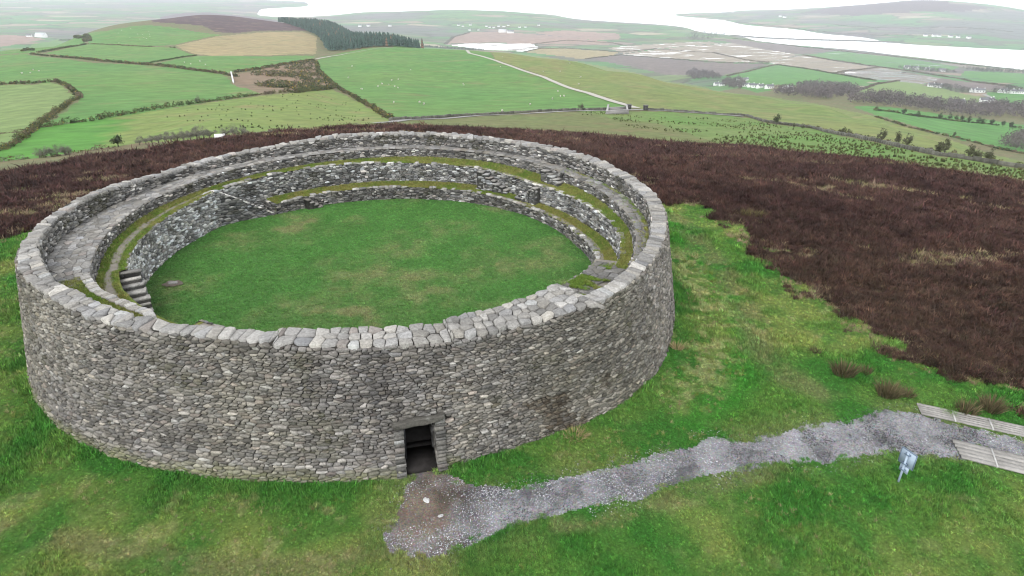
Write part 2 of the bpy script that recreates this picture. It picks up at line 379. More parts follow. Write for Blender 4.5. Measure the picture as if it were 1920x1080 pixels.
def _fieldgrad():
    m = mat_field('pasture_turning_yellow', (0.130, 0.160, 0.045), (0.105, 0.165, 0.040), (0.16, 0.145, 0.06), 0.014, 0.25, streak=(1.2, 0.06)); n = m.node_tree; b = n.nodes['Principled BSDF']; p = pos(n)
    a, c = hit(170, 245), hit(370, 222); d = c - a; L2 = float(d @ d)
    dt = N(n, 'ShaderNodeVectorMath', operation='DOT_PRODUCT'); n.links.new(p, dt.inputs[0]); dt.inputs[1].default_value = (d[0] / L2, d[1] / L2, 0)
    mt = N(n, 'ShaderNodeMath', operation='SUBTRACT'); n.links.new(dt.outputs['Value'], mt.inputs[0]); mt.inputs[1].default_value = float(a @ d) / L2
    nz = noise(n, 0.05, 4, 0.6, p); ad = N(n, 'ShaderNodeMath', operation='MULTIPLY_ADD'); n.links.new(nz.outputs[0], ad.inputs[0]); ad.inputs[1].default_value = 1.4; n.links.new(mt.outputs[0], ad.inputs[2])
    old = b.inputs['Base Color'].links[0].from_socket; n2 = noise(n, 0.2, 4, 0.6, p)
    g = mix(n, (0.060, 0.165, 0.026), ramp(n, n2.outputs[0], [(0.28, 0.75), (0.72, 1.25)]).outputs[0], 1.0, 'MULTIPLY')
    n.links.new(mix(n, g, old, ramp(n, ad.outputs[0], [(0.75, 0.0), (1.0, 1.0)]).outputs[0]), b.inputs['Base Color']); return m
MAT['pasture_grad'] = _fieldgrad()
def _patchwork():
    m, n, b = new_mat('lowland_fields'); p = pos(n)
    mp = N(n, 'ShaderNodeMapping'); n.links.new(p, mp.inputs['Vector']); mp.inputs['Rotation'].default_value = (0, 0, 0.5); mp.inputs['Scale'].default_value = (0.0042, 0.0075, 0)
    dn = noise(n, 2.0, 2, 0.5, mp.outputs[0]); 
    vm = N(n, 'ShaderNodeVectorMath', operation='ADD'); 
    sc_ = N(n, 'ShaderNodeVectorMath', operation='SCALE'); sc_.inputs['Scale'].default_value = 0.25
    n.links.new(dn.outputs['Color'], sc_.inputs[0]); n.links.new(mp.outputs[0], vm.inputs[0]); n.links.new(sc_.outputs[0], vm.inputs[1])
    v = N(n, 'ShaderNodeTexVoronoi'); n.links.new(vm.outputs[0], v.inputs['Vector']); v.inputs['Scale'].default_value = 1.0
    v2 = N(n, 'ShaderNodeTexVoronoi', feature='DISTANCE_TO_EDGE'); n.links.new(vm.outputs[0], v2.inputs['Vector']); v2.inputs['Scale'].default_value = 1.0
    sp = N(n, 'ShaderNodeSeparateColor'); n.links.new(v.outputs['Color'], sp.inputs[0])
    r = ramp(n, sp.outputs[0], [(0.0, (0.055, 0.145, 0.045)), (0.3, (0.075, 0.155, 0.05)), (0.48, (0.11, 0.15, 0.06)), (0.62, (0.085, 0.095, 0.06)), (0.74, (0.19, 0.15, 0.11)), (0.86, (0.06, 0.15, 0.05)), (0.95, (0.25, 0.22, 0.15))])
    r.color_ramp.interpolation = 'CONSTANT'
    n2 = noise(n, 0.02, 4, 0.6, p); n3 = noise(n, 0.0011, 4, 0.6, p)
    c = mix(n, r.outputs[0], ramp(n, n2.outputs[0], [(0.3, 0.8), (0.7, 1.2)]).outputs[0], 1.0, 'MULTIPLY')
    c = mix(n, c, (0.105, 0.088, 0.098), ramp(n, n3.outputs[0], [(0.47, 0.0), (0.56, 0.8)]).outputs[0])
    c = mix(n, (0.045, 0.047, 0.035), c, ramp(n, v2.outputs['Distance'], [(0.018, 0.25), (0.05, 1.0)]).outputs[0])
    n.links.new(c, b.inputs['Base Color']); b.inputs['Roughness'].default_value = 0.95; b.inputs['Specular IOR Level'].default_value = 0.1
    return m
MAT['patchwork'] = _patchwork()

def P_(*p): return list(p)
HEATH_OUT = [(-300, 352), (0, 325), (40, 322), (52, 316), (110, 312), (140, 298), (200, 292), (270, 284), (400, 262), (480, 254), (560, 246), (640, 240), (700, 238), (840, 241), (960, 245), (1080, 251), (1150, 258), (1240, 268), (1320, 273), (1400, 275), (1480, 287), (1560, 292), (1650, 303), (1750, 319), (1920, 343), (2250, 392)]
HEATH_IN_R = [(1236, 372), (1262, 373), (1300, 378), (1330, 384), (1352, 398), (1345, 410), (1372, 418), (1398, 420), (1395, 440), (1420, 455), (1470, 470), (1450, 485), (1490, 510), (1520, 548), (1560, 575), (1600, 600), (1650, 625), (1690, 648), (1720, 662), (1760, 672), (1790, 690), (1850, 705), (1890, 722), (1930, 748), (2100, 800), (2300, 790)]
HEATH_IN_L = [(-300, 470), (0, 442), (30, 432)]
# (ground class, object name, polygon in photo pixels)
FIELDS = [
 ('pasture_pale', 'pasture', P_((-60, 162), (0, 160), (60, 159), (98, 155), (120, 163), (140, 184), (100, 215), (60, 244), (0, 250), (-60, 255))),
 ('pasture_pale', 'pasture', P_((-60, 255), (0, 251), (56, 246), (30, 264), (0, 276), (-60, 285))),
 ('pasture', 'pasture', P_((-60, 107), (0, 104), (45, 101), (60, 104), (160, 117), (250, 121), (330, 128), (420, 140), (436, 158), (490, 176), (330, 201), (200, 222), (75, 238), (120, 210), (150, 186), (132, 164), (105, 154), (60, 157), (0, 158), (-60, 160))),
 ('pasture_grad', 'pasture', P_((-60, 300), (0, 280), (68, 241), (120, 233), (235, 216), (330, 202), (480, 181), (560, 174), (622, 168), (680, 195), (735, 225), (700, 234), (640, 238), (560, 243), (400, 258), (262, 268), (200, 277), (100, 290), (60, 296), (0, 302), (-60, 310))),
 ('pasture', 'pasture', P_((82, 100), (120, 92), (160, 83), (240, 86), (330, 90), (367, 103), (330, 111), (270, 120), (200, 115))),
 ('pasture', 'pasture', P_((164, 63), (200, 58), (270, 47), (340, 54), (420, 66), (370, 74), (325, 84), (280, 86), (166, 82))),
 ('pasture', 'pasture', P_((-40, 103), (0, 97), (60, 84), (110, 73), (158, 64), (160, 80), (110, 91), (75, 99), (45, 100), (0, 102))),
 ('straw', 'straw_field', P_((328, 86), (370, 76), (430, 66), (500, 60), (568, 59), (594, 70), (592, 102), (500, 104), (400, 105), (365, 101))),
 ('pasture', 'pasture', P_((285, 121), (330, 112), (370, 105), (500, 106), (590, 105), (585, 114), (520, 124), (440, 134), (420, 138))),
 ('heath_hill', 'heath', P_((285, 42), (300, 32), (345, 24), (390, 23), (460, 30), (520, 38), (560, 50), (592, 58), (560, 57), (480, 58), (440, 62), (405, 60), (380, 48), (330, 44))),
 ('bracken', 'scrub_ground', P_((432, 142), (500, 128), (545, 120), (590, 113), (592, 125), (605, 145), (632, 166), (560, 172), (490, 175), (440, 160))),
 ('pasture', 'sheep_pasture', P_((590, 117), (605, 106), (640, 99), (680, 92), (735, 89), (790, 88), (840, 92), (930, 116), (1020, 147), (1100, 176), (1185, 203), (1090, 206), (960, 212), (840, 218), (742, 226), (700, 203), (655, 175), (625, 158), (605, 143), (594, 128))),
 ('moor_slope', 'moor_pasture', P_((850, 92), (960, 99.5), (1080, 115), (1200, 138), (1320, 163), (1440, 181), (1560, 201), (1680, 233), (1800, 268), (1920, 303), (2100, 340), (2100, 350), (1920, 316), (1760, 291), (1600, 256), (1520, 238), (1430, 227), (1400, 218), (1290, 210), (1205, 205), (1100, 172), (1020, 142), (930, 112))),
 ('rush_field', 'rush_pasture', P_((1080, 209), (1190, 209), (1290, 212), (1400, 221), (1440, 232), (1520, 241), (1600, 259), (1760, 294), (1920, 319), (2100, 352), (2100, 380), (1920, 346), (1750, 322), (1650, 306), (1560, 295), (1480, 290), (1400, 277), (1330, 262), (1240, 232), (1150, 222))),
 ('rough_moor', 'rough_moor', P_((738, 230), (840, 222), (960, 216), (1080, 209), (1150, 222), (1240, 232), (1330, 262), (1400, 277), (1320, 275), (1240, 270), (1080, 253), (960, 247), (840, 243), (700, 240))),
 ('green_low', 'low_pasture', P_((1600, 200), (1680, 202), (1750, 212), (1850, 224), (1930, 236), (2050, 245), (2050, 300), (1920, 285), (1860, 272), (1800, 262), (1740, 244), (1640, 216))),
 ('pasture_pale', 'low_pasture', P_((1592, 174), (1640, 158), (1685, 151), (1740, 160), (1860, 184), (1840, 192), (1720, 194), (1640, 188))),
 ('green_low', 'low_pasture', P_((1365, 142), (1410, 131), (1457, 122), (1550, 136), (1640, 151), (1600, 163), (1520, 166), (1440, 158))),
 ('green_low', 'low_pasture', P_((1390, 158), (1440, 160), (1446, 170), (1420, 174), (1390, 166))),
 ('plough', 'ploughed_field', P_((1100, 110), (1160, 103), (1280, 113), (1440, 120), (1400, 131), (1350, 143), (1280, 141), (1190, 126))),
 ('straw', 'straw_field', P_((980, 97), (1000, 92), (1060, 91), (1160, 98), (1150, 104), (1090, 111))),
 ('flooded_stubble', 'flooded_field', P_((1165, 102), (1230, 93), (1340, 83), (1380, 80), (1440, 92), (1500, 103), (1440, 117), (1280, 111))),
 ('plough', 'flooded_field', P_((1350, 76), (1380, 74), (1470, 84), (1560, 96), (1500, 102), (1420, 90))),
 ('flooded_green', 'flooded_pasture', P_((1510, 104), (1570, 96), (1700, 110), (1800, 126), (1780, 132), (1690, 131), (1600, 118))),
 ('flooded_stubble', 'flooded_field', P_((1440, 117), (1505, 104), (1600, 120), (1690, 132), (1640, 136), (1560, 137), (1460, 122))),
 ('flooded_deep', 'flooded_field', P_((1560, 138), (1640, 127), (1700, 135), (1762, 147), (1730, 158), (1640, 149))),
 ('plough', 'ploughed_field', P_((1764, 146), (1830, 155), (1905, 165), (1860, 170), (1800, 167), (1730, 160))),
 ('green_low', 'low_pasture', P_((1810, 133), (1860, 134), (1960, 142), (1960, 158), (1900, 156), (1800, 141))),
 ('green_low', 'low_pasture', P_((1850, 173), (1960, 176), (1960, 200), (1890, 195), (1850, 184))),
 ('plough_pink', 'ploughed_field', P_((835, 82), (850, 70), (880, 61), (940, 60), (1020, 66), (1150, 80), (1140, 84), (1000, 82), (900, 80))),
 ('flooded_deep', 'flooded_field', P_((835, 83), (900, 81), (1000, 83), (1010, 90), (980, 96), (900, 93))),
 ('plough_pink', 'ploughed_field', P_((1000, 62), (1060, 57), (1160, 63), (1165, 72), (1120, 76), (1030, 66))),
 ('plough_pink', 'ploughed_field', P_((-60, 65), (0, 65), (40, 67), (85, 73), (40, 82), (0, 88), (-60, 92))),
 ('heath_hill', 'heath', P_((1500, 24), (1560, 14), (1620, 8), (1680, 3), (1780, 6), (1870, 15), (1800, 22), (1680, 24), (1600, 30))),
 ('flooded_stubble', 'flooded_field', P_((1140, 90), (1200, 84), (1330, 78), (1345, 82), (1230, 92), (1170, 100))),
]
PATH = [(768, 878), (766, 900), (757, 940), (732, 975), (718, 1003), (735, 1040), (800, 1052), (875, 1026), (930, 1000), (1010, 975), (1100, 955), (1180, 935), (1280, 902), (1400, 882), (1500, 870), (1600, 856), (1680, 849), (1790, 862), (1815, 866), (1800, 832), (1920, 858), (2100, 895), (2100, 860), (1920, 826), (1770, 792), (1720, 774), (1690, 770), (1650, 772), (1600, 786), (1500, 801), (1400, 823), (1330, 820), (1280, 838), (1200, 865), (1100, 885), (1030, 905), (960, 915), (900, 912), (862, 902), (832, 886), (822, 876)]
TRAIL = [(1262, 405), (1310, 455), (1365, 515), (1405, 590), (1425, 660), (1470, 705), (1540, 735)]
VIVID = [(1245, 400), (1290, 460), (1345, 525), (1385, 600), (1400, 680), (1375, 745), (1300, 790)]
TUSS = [(1275, 480), (1315, 540), (1340, 610), (1335, 680), (1290, 740)]      # worn grass trails
TRAIL2 = [(-60, 985), (120, 1010), (260, 1040), (420, 1065), (620, 1060), (740, 1020)]
TRAIL3 = [(1050, 985), (1200, 955), (1350, 905), (1500, 880)]

# polar grid of the land
az_f = np.arange(-46, 46.001, 0.1); az_c = np.concatenate([np.arange(-180, -62, 4.0), np.arange(-62, -46.2, 0.4), az_f, np.arange(46.4, 62.1, 0.4), np.linspace(66, 180, 30)])
rows = np.exp(np.concatenate([np.linspace(math.log(6), math.log(11), 14)[:-1], np.linspace(math.log(11), math.log(70), 250)[:-1], np.linspace(math.log(70), math.log(1200), 230)[:-1],
                              np.linspace(math.log(1200), math.log(9000), 130)[:-1], np.linspace(math.log(9000), math.log(27000), 14)]))
A, Rr = np.meshgrid(az_c * D2R, rows)
GX = CAM[0] + Rr * np.sin(A); GY = CAM[1] + Rr * np.cos(A)
GZ = terr(GX, GY)
near = Rr < 70
GZ = GZ + np.where(near & (np.hypot(GX, GY) > 17.2), 0.09 * (fbm(GX * 1.3, GY * 1.3, 3, 21) - 0.5) + 0.05 * (vnoise(GX * 7, GY * 7, 31) - 0.5), 0)
nr, nc = GX.shape
idx = np.arange(nr * nc).reshape(nr, nc)
quads = np.stack([idx[:-1, :-1], idx[:-1, 1:], idx[1:, 1:], idx[1:, :-1]], -1).reshape(-1, 4)
qx = (GX[:-1, :-1] + GX[1:, 1:]).ravel() / 2; qy = (GY[:-1, :-1] + GY[1:, 1:]).ravel() / 2
qr = np.hypot(qx - CAM[0], qy - CAM[1]); qa = np.arctan2(qx - CAM[0], qy - CAM[1]); qrho = np.hypot(qx, qy)

def jitter(x, y, amp, sc_, seed):
    return x + amp * (fbm(x * sc_, y * sc_, 4, seed) - 0.5) * 2, y + amp * (fbm(x * sc_, y * sc_, 4, seed + 50) - 0.5) * 2

_ho = lonlat(hits(HEATH_OUT)); _hr = hits(HEATH_IN_R); _hl = hits(HEATH_IN_L)
# the heather's inner limit behind the fort
_arc = [(24.5 * math.cos(t), 24.5 * math.sin(t)) for t in np.linspace(150 * D2R, 45 * D2R, 24)]
HEATH_IN = np.concatenate([_hl, np.array(_arc), _hr[1:]])
HEATH_POLY = np.concatenate([HEATH_IN, np.stack([CAM[0] + np.exp(_ho[::-1, 1]) * np.sin(_ho[::-1, 0]), CAM[1] + np.exp(_ho[::-1, 1]) * np.cos(_ho[::-1, 0])], 1)])
PATH_W = hits(PATH)
def polydist(x, y, P):
    d = np.full(np.shape(x), 1e9)
    for k in range(len(P) - 1):
        a, b = np.array(P[k]), np.array(P[k + 1]); ab = b - a; L = (ab ** 2).sum()
        t = np.clip(((x - a[0]) * ab[0] + (y - a[1]) * ab[1]) / L, 0, 1)
        d = np.minimum(d, np.hypot(x - a[0] - t * ab[0], y - a[1] - t * ab[1]))
    return d
TRAILS = [(hits(TRAIL), 0.9), (hits(TRAIL2), 0.5), (hits(TRAIL3), 0.5)]; VIVID_W, TUSS_W = hits(VIVID), hits(TUSS)
def is_path(x, y):
    jx, jy = jitter(x, y, 0.30, 1.4, 3); return inpoly(jx, jy, PATH_W)
def is_heath(x, y):
    r = np.hypot(x - CAM[0], y - CAM[1]); s = np.clip(r / 40, 0.7, 3)
    jx, jy = jitter(x, y, 1.5, 0.45, 11); return inpoly(jx, jy, HEATH_POLY)

cls = np.zeros(len(quads), int); CLASSES = [('hilltop_grass', 'hill_ground')]
def put(mask, mat, name):
    k = len(CLASSES); CLASSES.append((mat, name)); cls[mask] = k
far = qr > 95
lowland = (qr > 1250) & ~((qr < 1900) & (qa < -0.19))
put(far & ~lowland, 'verge', 'hill_slope')
put(lowland, 'patchwork', 'lowland')
ql = np.stack([qa, np.log(qr)], 1)
sel = np.where(qr > 90)[0]
_ja = (fbm(qx[sel] / 12, qy[sel] / 12, 3, 71) - 0.5) * 2.0; _jb = (fbm(qx[sel] / 12, qy[sel] / 12, 3, 81) - 0.5) * 2.0
jl = lonlat(np.stack([qx[sel] + _ja * 1.5, qy[sel] + _jb * 1.5], 1))
for mat, name, poly in FIELDS:
    L = lonlat(hits(poly)); ins = inpoly(jl[:, 0], jl[:, 1], L)
    m = np.zeros(len(quads), bool); m[sel] = ins; put(m, mat, name)
nearsel = np.where((qr < 260))[0]
m = np.zeros(len(quads), bool); m[nearsel] = is_heath(qx[nearsel], qy[nearsel]); put(m, 'heather', 'moor')
ns = np.where(qr < 75)[0]; jx, jy = jitter(qx[ns], qy[ns], 0.5, 0.8, 91)
m = np.zeros(len(quads), bool)
for T, w in TRAILS: m[ns] |= (polydist(jx, jy, T) < w * (0.6 + 0.8 * vnoise(qx[ns] * 3, qy[ns] * 3, 5))) & (vnoise(qx[ns] * 9, qy[ns] * 9, 77) > 0.3)
put(m & (cls == 0) & False, 'trodden', 'trodden_grass')
m = np.zeros(len(quads), bool); m[ns] = is_path(qx[ns], qy[ns]); put(m & (qrho > 15), 'gravel', 'gravel_path')
def pathcol(x, y):
    d = np.hypot(x - 4.75, (y + 18.3) * 0.7) + 1.6 * (fbm(x * 1.2, y * 1.2, 3, 97) - 0.5); t = np.clip((2.3 - d) / 1.5, 0, 1)[:, None]
    return np.array([1.0, 1.0, 1.0]) * (1 - t) + np.array([0.62, 0.50, 0.38]) * t
def gcol(x, y):
    """albedo of the hilltop turf: lush, yellowed, worn and bleached patches"""
    lush, midg, yel, worn, straw = (np.array(c) for c in ((0.025, 0.086, 0.013), (0.048, 0.104, 0.019), (0.100, 0.130, 0.033), (0.108, 0.098, 0.050), (0.24, 0.20, 0.11)))
    n1 = fbm(x / 5, y / 5, 4, 201); n2 = fbm(x / 1.6, y / 1.6, 4, 205); n3 = fbm(x / 0.5, y / 0.5, 3, 209)
    rho = np.hypot(x, y)
    ty = np.clip((n1 - 0.48) * 5.5 + 0.28 + 0.75 * np.clip((x - 20) / 4, 0, 1) * np.clip((y + 16) / 6, 0, 1), 0, 1)
    ty = ty * np.clip((rho - 17.2) / 3.0, 0.0, 1)
    c = midg + (lush - midg) * np.clip((0.55 - n2) * 4 + 0.25, 0, 1)[..., None]
    c = c + (yel - c) * (ty * (0.35 + 0.65 * np.clip((n2 - 0.4) * 4, 0, 1)))[..., None]
    w = np.zeros(np.shape(x))
    for T, wd in TRAILS: w = np.maximum(w, np.clip(1.5 - polydist(x, y, T) / wd / 0.9, 0, 1) * np.clip((n2 - 0.32) * 5, 0, 1))
    vv = np.clip(1.35 - polydist(x, y, VIVID_W) / 0.75, 0, 1); c = c + (np.array([0.026, 0.108, 0.013]) - c) * (vv * 0.8)[..., None]
    tz = np.clip(1.3 - polydist(x, y, TUSS_W) / 1.3, 0, 1) * np.clip((n3 - 0.42) * 5, 0, 1); c = c + (np.array([0.19, 0.195, 0.085]) - c) * (tz * 0.6)[..., None]
    pe = np.clip(1 - polydist(x, y, np.vstack([PATH_W, PATH_W[:1]])) / 1.3, 0, 1) * np.clip((n2 - 0.36) * 4, 0, 1)
    c = c + (worn - c) * np.clip(np.maximum(w * 0.5, pe * 0.4), 0, 1)[..., None]
    st = np.clip((n3 - 0.62) * 8, 0, 1) * np.clip((n1 - 0.42) * 5, 0, 1) * (rho < 30)
    return c + (straw - c) * (st * 0.25)[..., None]
# keep the land out of the fort itself
keep = ~((qrho < 15.0) & (qr < 70))
GV = np.stack([GX.ravel(), GY.ravel(), GZ.ravel()], 1)
for k, (mat, name) in enumerate(CLASSES):
    q = quads[(cls == k) & keep]
    if not len(q): continue
    u, inv = np.unique(q.ravel(), return_inverse=True)
    o = mesh_np(name, GV[u], inv.reshape(-1, 4), MAT[mat], smooth=True, col=gcol(GV[u, 0], GV[u, 1]) if k == 0 else pathcol(GV[u, 0], GV[u, 1]) if mat == 'gravel' else None); o['kind'] = 'structure'

# ------------------------------------------------------------------ sea
def _water():
    m, n, b = new_mat('sea_water'); p = pos(n)
    b.inputs['Base Color'].default_value = (0.10, 0.13, 0.15, 1); b.inputs['Roughness'].default_value = 0.12; b.inputs['Specular IOR Level'].default_value = 0.5
    n1 = noise(n, 0.02, 4, 0.6, p); bump(n, b, n1.outputs[0], 0.15, 2.0)
    return m
_a = np.arange(-180, 180, 2.0) * D2R
_rr = np.array([2300, 3500, 6000, 12000, 27500.0])
V = np.concatenate([np.stack([CAM[0] + r * np.sin(_a), CAM[1] + r * np.cos(_a), np.full(len(_a), SEA)], 1) for r in _rr]); n_ = len(_a)
Fq = np.array([(k * n_ + i, k * n_ + (i + 1) % n_, (k + 1) * n_ + (i + 1) % n_, (k + 1) * n_ + i) for k in range(len(_rr) - 1) for i in range(n_)])
mesh_np('sea', V, Fq, _water())['kind'] = 'structure'

# ------------------------------------------------------------------ the ringfort
COURT = 1.03
def table(d):
    k = sorted(d); a = np.array(k, float); v = np.array([d[i] for i in k], float)
    a = np.concatenate([a - 360, a, a + 360]); v = np.tile(v, 3)
    return lambda t: np.interp((np.asarray(t, float) + 180) % 360 - 180, a, v)
Ro = table({-180: 16.5, -165: 16.7, -150: 16.85, -140: 16.8, -130: 16.5, -115: 16.42, -105: 16.15, -98: 16.1, -90: 16.35, -80: 16.6, -70: 16.8, -50: 16.9, -40: 16.6, -30: 16.25, -15: 16.0, 0: 16.0, 15: 16.15, 30: 16.4, 50: 16.5, 90: 16.5, 150: 16.5})
Zr = table({-180: 5.1, -90: 5.11, 0: 5.08, 24: 5.0, 38: 5.2, 50: 5.24, 66: 5.2, 82: 5.33, 111: 5.33, 130: 4.98, 145: 4.88, 160: 4.75, 170: 4.92})
Rb = table({-180: 17.6, -137: 17.71, -121: 17.65, -112: 17.43, -104: 17.3, -94: 17.2, -77: 17.26, -73: 17.1, -66: 17.0, -59: 16.98, -51: 17.2, -42: 17.35, -33: 17.27, -20: 16.95, 0: 16.9, 30: 17.2, 90: 17.3, 150: 17.4})
Rc = table({180: 15.95, -166: 16.1, -154: 16.12, -142: 15.9, -132: 15.8, -125: 15.6, -113: 15.6, -101: 15.43, -93.1: 15.45, -91: 15.2, -84: 15.15, -77: 15.3, -70.8: 15.5, -70.2: 15.3, -64: 15.16, -56: 14.87, -50: 14.66, -49.6: 16.05, -47: 16.1, -40: 15.9, -34: 15.65, -15: 15.22, 6: 15.2, 33: 15.5, 54: 15.65, 90: 15.75, 118: 15.72, 150: 15.8})
Zw = table({180: 4.05, 165: 4.08, 147: 4.22, 118: 4.3, 90: 4.4, 54: 4.25, 35: 4.02, 0: 4.05, -12: 4.1, -20: 3.85, -35: 3.15, -49: 3.05, -116: 3.05, -119: 4.0, -140: 4.05, -160: 4.05})
Rw = table({-141: 14.4, -154: 14.1, -174: 14.05, 168: 14.35, 149: 14.6, 118: 14.72, 90: 14.8, 62: 14.8, 42: 14.55, 13: 14.2, -8: 14.4, -20: 14.6, -30: 14.6, -116: 14.2, -119: 13.95, -127: 14.1, -134: 14.35})
Z2o = table({180: 3.45, 162: 3.4, 142: 3.42, 118: 3.58, 90: 3.70, 70: 3.66, 42: 3.40, 14: 3.35, -5: 3.38, -15: 3.2, -22: 3.06, -116: 3.05, -119: 3.2, -140: 3.25, -150: 3.3, -160: 3.4})
Z2i = table({180: 3.2, 154: 3.36, 136: 3.55, 120: 3.6, 90: 3.5, 68: 3.4, 48: 3.08, 21: 3.18, 5: 3.2, -9: 3.2, -18: 3.05, -116: 3.04, -119: 3.15, -150: 3.2})
R3 = table({-152: 12.95, -166: 12.98, -179: 13.05, 162: 13.3, 157: 13.5, 154: 13.6, 152.5: 13.7, 136: 13.7, 68: 13.7, 48: 13.4, 21: 13.3, 5: 13.62, -9: 13.72, -18: 13.75, -30: 13.6, -116: 13.3, -119: 13.2, -139: 13.3, -140: 13.35, -151: 13.3, -151.5: 12.95})
Z3o = table({152.8: COURT, 138.2: COURT, 137.8: 1.95, 120: 1.98, 104: 2.06, 90: 2.05, 68: 2.04, 48: 1.78, 17: 1.86, -2: 1.95, -9: 2.2, -16: 2.8, -20: 3.05, -117: 3.03, -117.5: COURT})
Z3i = table({152.8: COURT, 138.2: COURT, 137.8: 1.8, 122: 1.93, 104: 1.98, 89: 1.96, 66: 1.9, 43: 1.75, 17: 1.83, 2: 1.9, -9: 2.1, -16: 2.78, -20: 3.0, -117: 3.02, -117.5: COURT})
R4 = table({154: 12.9, 137.8: 12.42, 104: 12.4, 66: 12.4, 43: 12.22, 17: 12.1, 2: 12.4, -9: 12.45, -20: 12.5, -27: 12.35, -34: 12.1, -50: 12.2, -117: 12.3, -118: 12.9, -152: 12.8, -166: 12.83, -179: 12.85, 162: 12.95})

fort = empty('stone_ringfort')
tag(fort, 'round dry stone ringfort with terraced inner walls around a green lawn', 'ringfort')
M_core = mat_plain('wall_core', (0.022, 0.020, 0.017), 1.0, 4.0, 0.4)
M_st = mat_stone('dry_stone', 0.55)
M_cop = mat_stone('coping_stone', 0.75, 1.05)
M_pav = mat_stone('paving_stone', 0.3, 0.95)
M_terr = mat_field('terrace_turf', (0.125, 0.125, 0.035), (0.085, 0.125, 0.026), (0.16, 0.13, 0.06), 0.5, 6.0, near=True)
M_lawn = mat_field('lawn', (0.040, 0.115, 0.020), (0.055, 0.122, 0.024), (0.105, 0.118, 0.045), 0.14, 4.5, near=True)
M_earth = mat_plain('trodden_earth', (0.17, 0.155, 0.13), 0.95, 2.0, 0.25, bstr=0.4)

TH = np.arange(-180, 180, 0.5)
DOOR_T, DOOR_W, DOOR_H = -75.15, 1.15, 1.95
def cyl(t, r, z):
    t = np.asarray(t) * D2R; return np.stack([np.cos(t) * r, np.sin(t) * r, np.broadcast_to(z, np.shape(t)) + 0 * np.asarray(r)], -1)
def loft(name, rings, mat, parent=None, skip=None, closed=True, th=TH, smooth=False):
    """rings: list of (r(t), z(t)) from first to last"""
    n = len(th); V = np.concatenate([cyl(th, r(th) if callable(r) else np.full(n, r), z(th) if callable(z) else np.full(n, z)) for r, z in rings])
    F = []
    for k in range(len(rings) - 1):
        for i in range(n if closed else n - 1):
            j = (i + 1) % n
            if skip and skip(k, th[i]): continue
            F.append((k * n + i, k * n + j, (k + 1) * n + j, (k + 1) * n + i))
    return mesh_np(name, V, F, mat, parent, smooth=smooth)
IN = 0.07   # cores sit this far behind the stone faces
in_door = lambda t: abs((t + 0.25 - DOOR_T) * D2R * 17) < DOOR_W / 2 + 0.05
zlist = [-0.6, DOOR_H]
def Rz(z):
    return lambda t: Rb(t) + (Ro(t) - Rb(t)) * z / Zr(t) - IN
outer_wall = loft('outer_wall', [(Rz(-0.6), -0.6), (Rz(DOOR_H + 0.02), DOOR_H + 0.02), (lambda t: Ro(t) - IN, lambda t: Zr(t) - 0.1), (lambda t: Rc(t) + IN, lambda t: Zr(t) - 0.1)], M_core, fort,
                  skip=lambda k, t: k == 0 and in_door(t))
parapet = loft('parapet_inner_wall', [(lambda t: Rc(t) + IN, lambda t: Zr(t) - 0.101), (lambda t: Rc(t) + IN, lambda t: Zw(t) - 0.1)], M_core, fort)
upper_wall = loft('upper_terrace_wall', [(lambda t: Rw(t) + IN, lambda t: Zw(t) - 0.06), (lambda t: Rw(t) + IN, lambda t: Z2o(t) - 0.2)], M_core, fort)
middle_wall = loft('middle_terrace_wall', [(lambda t: R3(t) + IN, lambda t: Z2i(t) - 0.03), (lambda t: R3(t) + IN - 0.05, lambda t: Z3o(t) - 0.2)], M_core, fort)
lower_wall = loft('lower_terrace_wall', [(lambda t: R4(t) + IN, lambda t: Z3i(t) - 0.03), (lambda t: R4(t) + IN - 0.02, COURT - 0.3)], M_core, fort)
# floors of the terraces
walk = loft('upper_walkway', [(lambda t: Rc(t) + 0.3, lambda t: Zw(t) - 0.03), (lambda t: Rw(t) + 0.02, lambda t: Zw(t) - 0.03)], M_earth, fort)
def mid(f, g, w): return lambda t: f(t) * (1 - w) + g(t) * w
bank = lambda t: Z2o(t) * 0.55 + Z2i(t) * 0.45 - 0.10
turf2 = loft('middle_terrace_turf', [(lambda t: Rw(t) + 0.2, lambda t: Z2o(t) + 0.04), (mid(Rw, R3, 0.25), lambda t: Z2o(t) * 0.6 + Z2i(t) * 0.4 - 0.01), (mid(Rw, R3, 0.5), bank), (mid(Rw, R3, 0.75), lambda t: bank(t) * 0.4 + Z2i(t) * 0.6), (lambda t: R3(t) - 0.02, lambda t: Z2i(t) + 0.0)], M_terr, fort, smooth=True, skip=lambda k, t: -116.5 < t < -19)
turf3 = loft('lower_terrace_turf', [(lambda t: R3(t) + 0.2, lambda t: Z3o(t) + 0.05), (mid(R3, R4, 0.3), lambda t: Z3o(t) * 0.5 + Z3i(t) * 0.5 + 0.0), (mid(R3, R4, 0.65), lambda t: Z3i(t) - 0.03), (lambda t: R4(t) - 0.02, lambda t: Z3i(t))], M_terr, fort, smooth=True,
             skip=lambda k, t: Z3i(t) < COURT + 0.1 or -116.5 < t < -19)
loft('ledge_floor', [(lambda t: Rc(t) + 0.3, lambda t: np.minimum(Zw(t), 3.02)), (lambda t: Rw(t), 3.0), (lambda t: R4(t) + 0.05, 2.99)], M_earth, fort, closed=False, th=np.arange(-117, -16, 0.5))
